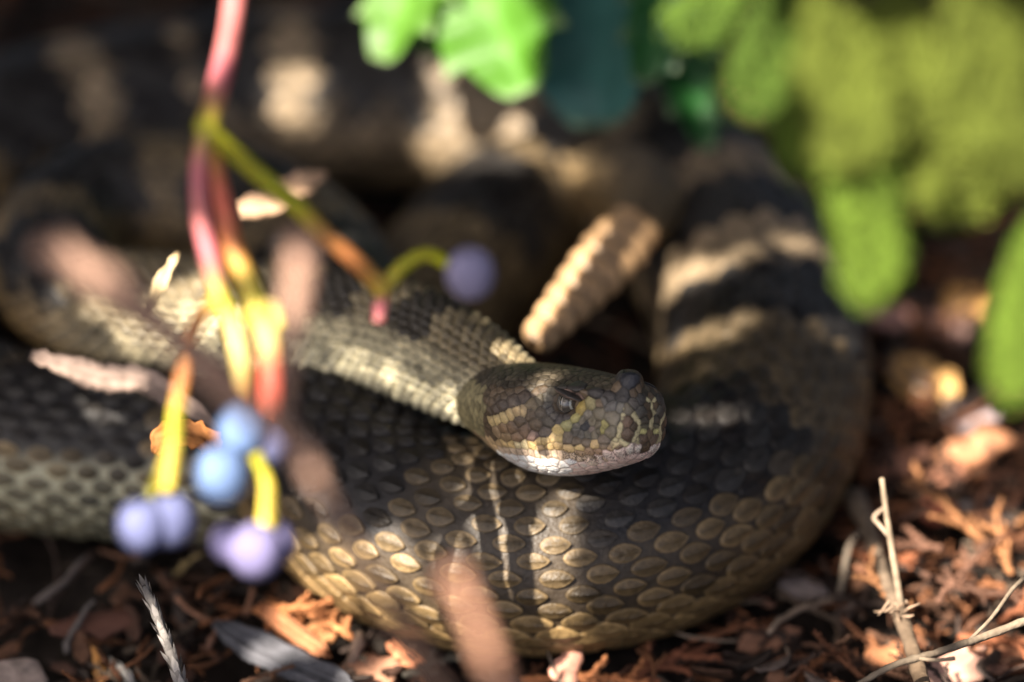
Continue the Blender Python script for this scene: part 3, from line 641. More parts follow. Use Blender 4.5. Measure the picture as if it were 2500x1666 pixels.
place(sprig_arrays(27, 24, 6, 1.2), 'dead_sprig', 'reddish dead conifer sprig in the shade right under the coil', 'sprig', M_LITTER, g(1500, 1668, 3), .3, .05, 0, 1, (.20, .075, .04))
place(chip_arrays(28, 13, 6, 1.6, .22, .2), 'bark_flake', 'brown bark flake standing on edge between the coil and the dry stalk', 'bark', M_LITTER, g(1870, 1560, 4), .2, .1, .5, 1, (.16, .08, .05))
place(chip_arrays(29, 16, 8, 1.5, .25, .3), 'crumpled_leaf', 'dark crumpled brown leaf scrap on the soil left of the grey twig'.replace('left of', 'behind'), 'dry leaf', M_PAPER, g(230, 1530, 5), .2, 0, .3, 1, (.11, .05, .035))
for q, (a, b_, L, yw, lab) in enumerate([(660, 1480, 15, -.4, 'bright orange dead sprig caught under the coil beside the reddish strip'), (760, 1510, 13, .9, 'small orange dead sprig above the reddish bark strip'), (860, 1560, 13, 2.2, 'small orange dead sprig above the stubby broken twig')]):
    place(sprig_arrays(30 + q, L, 4, 1.0), 'dead_sprig', lab, 'sprig', M_LITTER, g(a, b_, 9), yw, .1, .2, 1, (.46, .19, .075))
# chips and flakes in the sunny litter beyond the coil
CH = [(2260, 930, 17, 11, (.62, .36, .13), 'thick honey-coloured bark chip in the sunny litter beside the conifer'), (2380, 1100, 20, 8, (.50, .23, .12), 'orange-pink bark flake in the sunny litter'),
      (2190, 1130, 15, 9, (.46, .22, .14), 'dull pink bark chip in the sunny litter close to the coil'), (2370, 1020, 13, 8, (.42, .33, .33), 'greyish mauve wood chip beside the honey-coloured chip'),
      (2420, 1250, 14, 7, (.33, .27, .24), 'grey oval wood chip above the tangled dead sprigs'), (2310, 1165, 11, 6, (.40, .18, .11), 'small red-brown bark chip below the orange-pink flake'),
      (2290, 1250, 10, 6, (.46, .14, .09), 'brick red bark chip above the tangled dead sprigs'), (2360, 740, 12, 9, (.50, .27, .09), 'amber bark chip below the conifer spray'),
      (2160, 765, 15, 7, (.40, .22, .18), 'dusty pink bark chip under the tip of the conifer spray'), (2320, 800, 12, 6, (.33, .2, .17), 'dusty brown chip beside the amber chip'),
      (1800, 265, 16, 8, (.55, .25, .16), 'salmon pink bark chip behind the coil beneath the leaves'), (2010, 640, 12, 7, (.26, .11, .06), 'dark rust bark chip tucked against the outer coil'),
      (30, 300, 18, 9, (.34, .27, .20), 'pale tan wood chip behind the coil'), (100, 235, 16, 7, (.27, .24, .24), 'grey lavender wood chip behind the coil'), (380, 120, 34, 8, (.25, .11, .065), 'long rusty bark strip behind the coil'),
      (860, 110, 22, 8, (.26, .15, .12), 'faded rose bark strip behind the coil beneath the leaves'), (1955, 1440, 12, 5, (.22, .18, .17), 'dark grey wood chip beside the foot of the dry stalk'), (2330, 1640, 18, 9, (.44, .26, .20), 'pale pink bark flake under the crossing twigs'),
      (2180, 1600, 12, 6, (.40, .17, .08), 'orange bark chip behind the foot of the dry stalk'), (40, 1660, 14, 10, (.27, .21, .18), 'greyish brown wood chip on the soil by the short grey sprig'), (2450, 1600, 14, 8, (.30, .13, .07), 'rust bark chip under the crossing twigs'),
      (1965, 1090, 8, 5, (.2, .1, .07), 'small dark bark chip pressed to the outer coil')]
for q, (a, b_, L, W_, c, lab) in enumerate(CH):
    place(chip_arrays(100 + q, L, W_, RNG.uniform(1.6, 3), .16, RNG.uniform(.05, .25)), 'bark_chip', lab, 'bark', M_LITTER, g(a, b_, 6), RNG.uniform(-.6, .6), RNG.normal(0, .15), RNG.uniform(.1, .6), 1, c)
SPR = [(2080, 1350, 18, -.6), (2330, 1380, 26, .5), (2420, 1330, 24, 2.6), (2290, 1470, 24, 1.2), (2410, 1450, 26, .1), (2360, 1290, 22, .9), (2470, 1400, 20, 1.9), (2250, 1400, 24, -.3), (2440, 1520, 24, .4), (2130, 1420, 16, 1.8), (2480, 1280, 18, .3), (2200, 1270, 16, .8),
       (2340, 1555, 22, -.2), (2465, 1240, 14, 1.2), (2230, 1530, 18, 2.2), (2310, 1340, 20, 3.0)]
for q, (a, b_, L, yw) in enumerate(SPR):
    place(sprig_arrays(200 + q, L, 5, 1.05), 'dead_sprig', 'rusty dead conifer sprig in the sunlit tangle behind the dry stalk', 'sprig', M_LITTER, g(a, b_, 8 + q % 4 * 2), yw, RNG.normal(.1, .2), RNG.normal(0, .3), 1, np.array([[.29, .105, .05], [.20, .09, .05], [.33, .15, .065], [.14, .07, .045]][q % 4]) * RNG.uniform(.7, 1.2), 'sunlit tangle of dead sprigs')
# small loose twigs of the dark litter left of the coil
for q, (a, b_, L, yw, c) in enumerate([(330, 1370, 9, 1.5, (.18, .09, .05)), (420, 1400, 8, .5, (.22, .16, .07)), (600, 1500, 7, 1.2, (.2, .1, .06)), (500, 1580, 9, .9, (.14, .07, .045)), (90, 1480, 16, .7, (.11, .09, .08)), (150, 1590, 14, 1.1, (.14, .12, .11))]):
    place(twig_arrays(300 + q, L, .8, .3, 1), 'bit_of_twig', ['short rusty twig bit sticking up below the shaded coil', 'ochre twig bit below the shaded coil', 'short rusty twig bit behind the wood splinter', 'dark rusty twig bit beside the grey scaly twig', 'thin grey-brown twig lying on the bare soil', 'thin pale twig lying on the bare soil'][q], 'twig', M_WOOD, g(a, b_, 4), yw, .4, 0, 1, c)

# dry stalk and crossing twigs by the coil
def stalk():
    root = thing('dry_stalk', 'broken dry brown stalk with pale straw standing beside the coil', 'stalk')
    b = Build(); P = catmull([at_d(2085, 1215, -0.070), at_d(2120, 1290, -0.085), at_d(2155, 1400, -0.1), at_d(2190, 1480, -0.112), at_d(2225, 1580, -0.125), at_d(2262, 1700, -0.14), at_d(2300, 1800, -0.15)], 8)
    n = len(P); c = np.linspace(0, 1, n)[:, None]; cc = ((1 - c) * np.array([.17, .13, .095]) + c * np.array([.105, .068, .04])) * np.random.default_rng(6).uniform(.7, 1.25, (n, 1))
    tube(b, P, np.interp(np.linspace(0, 1, n), [0, .25, .5, .55, .6, 1], [2.6, 1.6, 1.5, 2.0, 1.7, 1.8]) * MM, cc, 12, .09, seed=4); b.build('stem', M_WOOD, root, surf='ground')
    b = Build(); P2 = catmull([at_d(2153, 1168, -0.118), at_d(2165, 1260, -0.118), at_d(2182, 1370, -0.119), at_d(2200, 1480, -0.120)], 8)
    tube(b, P2, np.linspace(.55, .85, len(P2)) * MM, np.array([.27, .205, .14]) * np.random.default_rng(5).uniform(.75, 1.25, (len(P2), 1)), 9, .12, seed=5)
    P3 = np.array([at_d(2175, 1315, -0.118), at_d(2150, 1285, -0.115), at_d(2135, 1262, -0.11), at_d(2160, 1240, -0.112)]); tube(b, catmull(P3, 5), .45 * MM, (.40, .30, .22), 7, .1, seed=6)
    b.build('straw', M_PAPER, root, surf='ground')
    b = Build(); rg = np.random.default_rng(8)
    for q in range(9):
        p = at_d(2195 + rg.normal(0, 14), 1480 + rg.normal(0, 10), -0.121); d = unit(rg.normal(0, 1, 3) + [0, -.5, .4])
        tube(b, [p, p + d * .002, p + d * .004 + rg.normal(0, .0008, 3)], [.3 * MM, .25 * MM, .08 * MM], (.36, .25, .17), 5, .1)
    b.build('frayed_fibres', M_WOOD, root, surf='ground')
    b = Build(); tube(b, catmull([at_d(2120, 1290, -.085), at_d(2080, 1320, -.088), at_d(2040, 1445, -.09)][:2] + [at_d(2050, 1450, -.09)], 5), [.8 * MM] * 11, (.15, .12, .09), 7, .1); b.build('side_shoot', M_WOOD, root, surf='ground')
stalk()
def thin_branch(name, label, pts, r0, r1, col, side=()):
    root = thing(name, label, 'twig'); b = Build(); P = catmull(pts, 8); tube(b, P, np.linspace(r0, r1, len(P)) * MM, col, 8, .12, seed=len(label)); b.build('main_stem', M_WOOD, root, surf='ground')
    for a in side:
        b = Build(); P = catmull(a, 6); tube(b, P, np.linspace(r0 * .55, r1 * .5, len(P)) * MM, np.array(col) * 1.1, 6, .12); b.build('side_stem', M_WOOD, root, surf='ground')
thin_branch('fallen_twig', 'thin grey-brown forked twig crossing in front of the dry stalk', [at_d(2080, 1680, -.150), at_d(2180, 1625, -.148), at_d(2280, 1595, -.146), at_d(2400, 1555, -.140), at_d(2520, 1510, -.136), at_d(2650, 1470, -.13)], .75, 1.05, (.20, .155, .11),
            [[at_d(2360, 1570, -.142), at_d(2420, 1510, -.138), at_d(2480, 1430, -.132), at_d(2540, 1380, -.13)], [at_d(2240, 1608, -.147), at_d(2290, 1612, -.150), at_d(2330, 1608, -.152)]])

# pale dry leaf and papery bits on the coil
def dry_leaf(name, label, pix, D, width, col, curl=0.3):
    """a long dry leaf following the pixel line at its own depth, with thickness"""
    P = catmull([at_d(a, b_, d) for (a, b_), d in zip(pix, D)], 8); n = len(P); T, N, B = frames(P, (0, -.55, .85)); m = 9; v = np.linspace(-1, 1, m)
    rg = np.random.default_rng(len(pix) * 7); t = np.linspace(0, 1, n); w = width * MM * (np.sin(np.clip(t * .94 + .05, 0, 1) * math.pi) ** .6) * (1 + .14 * rg.standard_normal(n))
    top = P[:, None] + (w[:, None] * v)[..., None] * B[:, None] + (w[:, None] * curl * v[None] ** 2 + .0003 * rg.standard_normal((n, m)))[..., None] * N[:, None]
    bot = top - N[:, None] * .0004; V = np.concatenate([top.reshape(-1, 3), bot.reshape(-1, 3)]); i = (np.arange(n - 1)[:, None] * m + np.arange(m - 1)[None]).ravel(); k = n * m
    Q = np.concatenate([np.stack([i, i + 1, i + m + 1, i + m], 1), np.stack([i, i + m, i + m + 1, i + 1], 1) + k])
    e = np.concatenate([np.arange(m - 1), (n - 1) * m + np.arange(m - 1)]); Q = np.concatenate([Q, np.stack([e, e + 1, e + 1 + k, e + k], 1)])
    for c0 in (0, m - 1):
        e = np.arange(n - 1) * m + c0; Q = np.concatenate([Q, np.stack([e, e + m, e + m + k, e + k], 1)])
    C = np.array(col) * np.tile((1 - .35 * np.exp(-(v / .12) ** 2)), 2 * n)[:, None] * rg.uniform(.85, 1.15, (2 * n * m, 1))
    SURF.append((project(V), V, 'ground')); return tag(mesh_object(name, V, Q, M_PAPER, None, C), label, 'dry leaf')
dry_leaf('dry_leaf', 'pale pinkish dry leaf strip draped on the shaded coil', [(75, 868), (160, 895), (240, 925), (340, 930), (440, 980), (540, 1050)], [-.105, -.105, -.104, -.103, -.107, -.112], 3.2, (.34, .25, .205))
dry_leaf('grass_blade', 'slim straw-coloured grass scrap standing on the neck coil', [(355, 770), (385, 705), (435, 615)], [-.112, -.112, -.11], 1.5, (.55, .42, .24))
dry_leaf('papery_scrap', 'pale papery scrap lying on the back coils behind the fruit stem', [(575, 515), (640, 500), (720, 460), (800, 420)], [-.07, -.068, -.064, -.06], 3.0, (.55, .36, .23))
dry_leaf('dead_leaf', 'brown dead leaf hanging behind the berries', [(380, 1110), (410, 1060), (500, 1075), (545, 1120)], [-.15, -.15, -.15, -.15], 3.0, (.46, .19, .06))

# ------------------------------------------------------------------ drooping fruit stalk with bloomed berries
PINK, RED, ORG, YEL, YGR = np.array([.46, .15, .14]), np.array([.55, .13, .07]), np.array([.58, .25, .07]), np.array([.58, .45, .06]), np.array([.40, .38, .02])
CREAMY = np.array([.62, .48, .16]); DB = -.226
def fruit_stalk():
    root = thing('fruit_stalk', 'drooping red and yellow branched stalk carrying pale blue berries before the snake', 'berry stalk')
    def br(name, pts, cols, r0, r1, d0=DB, d1=DB):
        n = len(pts); P3 = [at_d(a, b_, d0 + (d1 - d0) * q / (n - 1)) for q, (a, b_) in enumerate(pts)]
        P = catmull([np.concatenate([p, c]) for p, c in zip(P3, cols)], 8); b = Build(); m = len(P)
        R = 1.3 * np.linspace(r0, r1, m) * (1 + .18 * np.exp(-((np.linspace(0, 1, m) - 1) / .06) ** 2)) * MM
        tube(b, P[:, :3], R, np.clip(P[:, 3:], .01, .9), 14, .015, seed=2); b.build(name, M_STEM, root, surf='fruit')
    br('main_stem', [(560, -420), (578, -180), (572, 0), (556, 110), (530, 220), (502, 318)], [PINK * .7, PINK * .7, PINK * .85, PINK * .9, PINK, YGR], 2.0, 1.75, -.205, DB)
    br('branch', [(502, 312), (487, 400), (490, 520), (515, 640), (540, 735)], [YGR, PINK * 1.1, PINK * 1.15, PINK * 1.1, YGR], 1.35, 1.5)
    br('branch', [(505, 316), (535, 460), (575, 620), (610, 700), (630, 770)], [YGR, RED, ORG, YEL, YEL], 1.45, 1.8, DB + .003, DB)
    br('branch', [(508, 318), (600, 400), (720, 500), (800, 580), (880, 650), (935, 705)], [YGR * .8, YGR * .7, YGR * .85, ORG * .9, ORG * .9, YEL], 1.5, 1.6, DB, DB + .02)
    br('branch', [(935, 705), (985, 650), (1040, 622), (1085, 640), (1120, 660)], [YEL, YGR * .9, YGR * .8, YGR, PINK], 1.35, 1.15, DB + .02, DB + .025)
    br('branch', [(935, 700), (930, 740), (925, 785)], [YEL, PINK, PINK * .8], 1.5, 0.9, DB + .02, DB + .02)
    br('branch', [(538, 730), (490, 770), (462, 850), (440, 950), (428, 1030), (425, 1100), (405, 1200)], [YGR, ORG, ORG * 1.05, ORG, YGR, YEL, YEL], 1.25, 1.3)
    br('branch', [(430, 1060), (400, 1130), (365, 1215)], [YEL, YEL, YGR], 0.9, 0.8)
    br('branch', [(542, 735), (570, 800), (590, 900), (598, 985), (590, 1030)], [YGR, CREAMY, CREAMY, ORG, PINK], 1.6, 1.5)
    br('branch', [(632, 765), (655, 820), (662, 900), (662, 1000), (660, 1040)], [YEL, CREAMY, RED, RED * 1.1, RED], 1.9, 1.9)
    br('branch', [(600, 1010), (630, 1130), (652, 1190), (650, 1290)], [ORG, YGR * .8, YEL, YEL], 1.1, 1.5)
    br('branch', [(615, 760), (665, 745), (680, 800)], [YEL, CREAMY, YEL], 1.2, 1.0)
    BLUE, PERI, VIO = np.array([.12, .185, .34]), np.array([.135, .15, .285]), np.array([.16, .145, .27])
    for a, b_, r, c, d in [(590, 1050, 4.6, BLUE * 1.1, 0), (540, 1160, 4.8, BLUE, -.004), (655, 1075, 4.3, PERI, .004), (345, 1282, 4.6, PERI * .95, 0), (412, 1268, 4.7, PERI * .9, .003), (625, 1345, 4.7, VIO * 1.1, 0), (560, 1325, 3.4, VIO * 1.15, .004), (672, 1322, 3.6, VIO, .004), (1148, 668, 4.3, np.array([.27, .25, .38]), .0)]:
        n1, n2 = 16, 24; u = np.linspace(0, math.pi, n1); v = np.arange(n2) / n2 * 2 * math.pi; U, Vv = np.meshgrid(u, v, indexing='ij')
        rr_ = 1.25 * r * MM * (1 + .05 * np.cos(2 * U)) * (1 - .16 * np.exp(-((U - math.pi) / .22) ** 2) - .10 * np.exp(-(U / .25) ** 2))
        d3 = np.stack([np.sin(U) * np.cos(Vv), np.sin(U) * np.sin(Vv), np.cos(U)], -1); V = at_d(a, b_, DB + d) + (rr_[..., None] * d3).reshape(-1, 3)
        cc = c * np.where((U > 2.95) | (U < .12), .35, 1.0).ravel()[:, None] * (1 - .12 * RNG.random((n1 * n2, 1)))
        i = np.arange(n1 - 1)[:, None] * n2; k = np.arange(n2)[None]; k2 = (k + 1) % n2; b = Build()
        b.add(V, None, np.stack(np.broadcast_arrays(i + k, i + n2 + k, i + n2 + k2, i + k2), -1).reshape(-1, 4), cc); b.build('berry', M_BERRY, root, surf='fruit')
fruit_stalk()

# ------------------------------------------------------------------ leaves
def leaf_arrays(base, tip, width, facing, col, rim, teeth=5, curl=.12, droop=.12, spine=.34, n=64):
    """a leathery spiny-toothed leaflet with thickness and a sunken midrib"""
    base, tip = np.asarray(base), np.asarray(tip); L = np.linalg.norm(tip - base); ax = (tip - base) / L
    nrm_ = unit(np.asarray(facing, float) - ax * (ax @ np.asarray(facing, float))); sd = np.cross(nrm_, ax)
    t = np.linspace(0, 1, n); w = width * np.sin(math.pi * np.clip(t, 0, 1) ** .85) ** .62; ph = (t * teeth) % 1
    edge = w * (0.80 + spine * ph ** 2.2); edge[-1] = 0; edge[0] = 0.02 * width; fwd = 0.10 * L / teeth * ph ** 2
    vv = np.array([-1, -.93, -.6, -.25, 0, .25, .6, .93, 1]); m = len(vv)
    shift = np.where(np.abs(vv)[None] > .9, fwd[:, None], 0)
    P = base + (t[:, None, None] * L + shift[..., None]) * ax + (edge[:, None] * vv)[..., None] * sd
    P = P + ((curl * width * (np.abs(vv)[None] ** 1.5) - droop * L * (t[:, None] ** 2)) + .035 * width * np.sin(t * teeth * 6.28)[:, None] * np.abs(vv)[None] - .06 * width * np.exp(-(vv / .1) ** 2)[None])[..., None] * nrm_
    top = P.reshape(-1, 3); bot = (P - .0004 * nrm_).reshape(-1, 3); k = n * m; i = (np.arange(n - 1)[:, None] * m + np.arange(m - 1)[None]).ravel()
    Q = np.concatenate([np.stack([i, i + 1, i + m + 1, i + m], 1), np.stack([i, i + m, i + m + 1, i + 1], 1) + k])
    for c0 in (0, m - 1):
        e = np.arange(n - 1) * m + c0; Q = np.concatenate([Q, np.stack([e, e + m, e + m + k, e + k], 1)])
    tipw = np.clip((np.abs(vv)[None] - .9) * 10, 0, 1) * np.clip((ph[:, None] - .55) * 2.5, 0, 1); tipw = np.maximum(tipw, np.clip((t[:, None] - .95) * 18, 0, 1))
    C = np.array(col) * (1 + .35 * np.exp(-(vv / .09) ** 2))[None, :, None]; C = np.broadcast_to(C, (n, m, 3)) * (1 - tipw[..., None]) + np.array(rim) * tipw[..., None]
    return np.vstack([top, bot]), [Q], np.tile(C.reshape(-1, 3), (2, 1))
def spiny_shrub():
    root = thing('spiny_shrub', 'low shrub with glossy spiny-toothed green leaves hanging over the back coils', 'shrub')
    node = at_d(1330, -260, -.020)
    b = Build(); P = catmull([np.array([.045, .20, 0]), np.array([.045, .17, .05]), np.array([.035, .10, .10]), node, at_d(1150, -230, -.02), at_d(1000, -260, -.02)], 8); tube(b, P, np.linspace(2.6, 1.2, len(P)) * MM, (.16, .12, .07), 9, .08); b.build('stem', M_WOOD, root)
    pale = (.38, .46, .28)
    for a, t, w, fc, c, sp_, tt in [((1470, -200), (1440, 305), 26, (-.45, -.25, .9), (.05, .16, .14), .34, 4), ((1590, -120), (1740, 355), 9.5, (.3, -.8, .5), (.016, .085, .016), .35, 5),
                                ((1080, -190), (915, 135), 12, (-.5, -.5, .8), (.075, .185, .020), .42, 4), ((1120, -200), (1270, 225), 18, (-.4, -.55, .75), (.065, .19, .012), .36, 4), ((1000, -200), (1085, 130), 15, (-.5, -.6, .7), (.06, .165, .015), .36, 4),
                                ((1660, -150), (1570, 200), 9, (.1, -.8, .6), (.018, .095, .02), .35, 4)]:
        dd = RNG.uniform(-.035, -.015); B_ = at_d(*a, dd + .005); T_ = at_d(*t, dd - .004); V, F, C = leaf_arrays(B_, T_, w * MM, fc, c, pale, tt, spine=sp_, droop=.10)
        SURF.append((project(V), V, 'leaf')); mesh_object('leaflet', V, F, M_LEAF, root, C)
        b = Build(); tube(b, catmull([P[np.argmin(np.linalg.norm(P - B_, axis=1))], B_ + [0, 0, .004], B_ + (T_ - B_) * .06], 5), np.linspace(.7, .5, 11) * MM, (.2, .16, .06), 7, .05); b.build('leaf_stalk', M_STEM, root)
spiny_shrub()

# ------------------------------------------------------------------ conifer with hanging sprays
def spray_arrays(P, width, facing, seed, col):
    """flattened spray: axis with alternate branchlets, every branchlet a plait of tiny scale leaves"""
    rg = np.random.default_rng(seed); V = []; T3 = []; C = []; n = 0
    T, N, B = frames(P, facing); L = np.concatenate([[0], np.cumsum(np.linalg.norm(np.diff(P, axis=0), axis=1))])
    def plait(p, d, nv, ln):
        nonlocal n
        d0 = np.array(d); k = max(3, int(ln / .0014)); kv = np.cross(nv, d0)
        for q in range(k):
            c = p + d0 * ln * q / k + nv * rg.normal(0, .0003) - np.array([0, 0, .15 * ln * (q / k) ** 2])
            w = .00115 * (1 - .45 * q / k); cc = col * rg.uniform(.7, 1.25)
            for s_ in (1, -1):
                V.extend([c, c + d0 * .0012 + kv * s_ * w * 1.1 + nv * .0003, c + d0 * .0026 + kv * s_ * w * .75, c + d0 * .0016 + nv * .0005]); T3.extend([[n, n + 1, n + 3], [n + 1, n + 2, n + 3], [n + 2, n, n + 3], [n, n + 2, n + 1]]); C.extend([cc] * 4); n += 4
    s0 = .001; sgn = 1
    while s0 < L[-1]:
        t = s0 / L[-1]; i = min(np.searchsorted(L, s0), len(P) - 1); ln = width * min(1, .35 + 2.2 * t) * min(1, max(.12, (1.04 - t) * 3.2)) ** .55 * rg.uniform(.8, 1.1)
        nv = unit(N[i] + rg.normal(0, .22, 3)); d = unit(T[i] * rg.uniform(.75, 1.0) + sgn * B[i]); plait(P[i], d, nv, ln)
        m = P[i] + d * ln * .4; plait(m, unit(d + .8 * T[i]), nv, ln * .5); plait(m, unit(d - .35 * T[i]), nv, ln * .4)
        s0 += .0011; sgn = -sgn
    plait(P[-1], T[-1], N[-1], .004)
    return np.array(V), [np.array(T3)], np.array(C)
def conifer():
    root = thing('conifer', 'young conifer whose bright yellow-green sprays hang beside the coil', 'conifer')
    b = Build(); P = catmull([np.array([.42, -.14, -.003]), np.array([.41, -.14, .15]), np.array([.40, -.15, .33]), np.array([.40, -.15, .5])], 8); tube(b, P, np.linspace(11, 6, len(P)) * MM, (.13, .085, .06), 12, .08); b.build('trunk', M_WOOD, root)
    DC = -.305
    def stem(pts, r): 
        b = Build(); Q = catmull(pts, 8); tube(b, Q, np.linspace(r, r * .4, len(Q)) * MM, (.17, .13, .05), 8, .08); b.build('branch', M_WOOD, root)
    stem([np.array([.40, -.15, .33]), np.array([.30, -.15, .32]), at_d(2900, -250, DC), at_d(2450, -120, DC), at_d(2150, -60, DC), at_d(1800, -90, DC)], 3.0)
    stem([np.array([.41, -.14, .22]), np.array([.30, -.15, .24]), at_d(2800, 380, DC), at_d(2600, 480, DC)], 2.4)
    G1, G2, G3 = np.array([.205, .32, .04]), np.array([.255, .315, .05]), np.array([.165, .28, .042])
    for q, (pts, w, c, d) in enumerate([([(2060, 60), (2090, 330), (2110, 520), (2125, 700)], 11, G1, -.004), ([(2150, 120), (2230, 290), (2310, 400), (2385, 500)], 11, G2, .0), ([(1950, -20), (1880, 100), (1850, 200), (1865, 255)], 10, G3 * .8, .02),
        ([(1830, -100), (1760, -20), (1700, 40), (1660, 60)], 8, G3, .03), ([(2330, -80), (2400, 100), (2440, 230), (2460, 330)], 13, G2 * .85, -.02), ([(2020, -60), (2040, 120), (2070, 260), (2080, 360)], 13, G2 * .9, -.012), ([(2580, 500), (2530, 640), (2490, 800), (2475, 940)], 9, G1, .0),
        ([(2200, -80), (2190, 60), (2220, 200), (2240, 300)], 13, G2 * .85, -.008), ([(2450, -90), (2520, 80), (2530, 260), (2500, 420)], 12, G2 * .7, -.02), ([(1990, 100), (1985, 230), (1975, 330), (1960, 400)], 8, G1 * .8, .01), ([(2600, 470), (2560, 560), (2530, 640), (2520, 720)], 8, G3 * .7, .015), ([(1900, -80), (1920, 0), (1970, 60), (2010, 110)], 10, G3, .02)]):
        P = catmull([at_d(a, b_, DC + d + RNG.normal(0, .003)) for a, b_ in pts], 10)
        V, F, C = spray_arrays(P, w * MM, (RNG.normal(-.3, .25), -.75, .5), 40 + q, c); SURF.append((project(V), V, 'conifer')); mesh_object('spray', V, F, M_CONIFER, root, C, smooth=False)
conifer()

# ------------------------------------------------------------------ dead stems close to the lens
def dead_stem(name, label, pts, D, r0, r1, col, forks=()):
    root = thing(name, label, 'dead branch'); P3 = [at_d(a, b_, d) for (a, b_), d in zip(pts, D)]
    last = P3[-1]; P3 += [np.array([last[0] + .01, last[1] - .02, last[2] * .45]), np.array([last[0] + .015, last[1] - .025, -.002])]
    P = catmull(P3, 10); b = Build(); n = len(P); tube(b, P, np.interp(np.linspace(0, 1, n), r0, r1) * MM, np.array(col) * np.random.default_rng(n).uniform(.8, 1.2, (n, 1)), 10, .07, seed=n); b.build('stem', M_WOOD, root, surf='front')
    for f, D2, r in forks:
        b = Build(); Q = catmull([at_d(a, b_, D2) for a, b_ in f], 8); tube(b, Q, np.linspace(*(r if isinstance(r, tuple) else (r, r * .6)), len(Q)) * MM, np.array(col) * 1.25, 9, .08, seed=3); b.build('fork', M_WOOD, root, surf='front')
dead_stem('withered_branch', 'long blurred brown withered branch with two raised forks before the coils', [(90, 600), (200, 655), (330, 750), (450, 850), (570, 960), (690, 1060), (765, 1165), (850, 1310), (960, 1500), (1100, 1740), (1250, 2050)], [-.33] * 11, np.array([0, .12, .3, .42, .5, 1]), np.array([2.4, 3.8, 3.4, 2.5, 1.0, 1.4]), (.27, .165, .12),
          [([(250, 690), (190, 620), (150, 560)], -.335, 1.3), ([(690, 1060), (688, 960), (700, 850), (720, 740), (735, 640), (738, 575)], -.325, (1.0, 3.6)), ([(765, 1165), (750, 1120), (742, 1085)], -.33, 2.2)])
dead_stem('withered_branch', 'short blurred orange-brown withered branch rising before the lowest coil', [(1100, 1395), (1130, 1450), (1170, 1545), (1215, 1660), (1280, 1850), (1330, 2050)], [-.36] * 6, np.array([0, .06, .12, 1]), np.array([2.6, 2.8, 1.9, 1.9]), (.38, .20, .13))

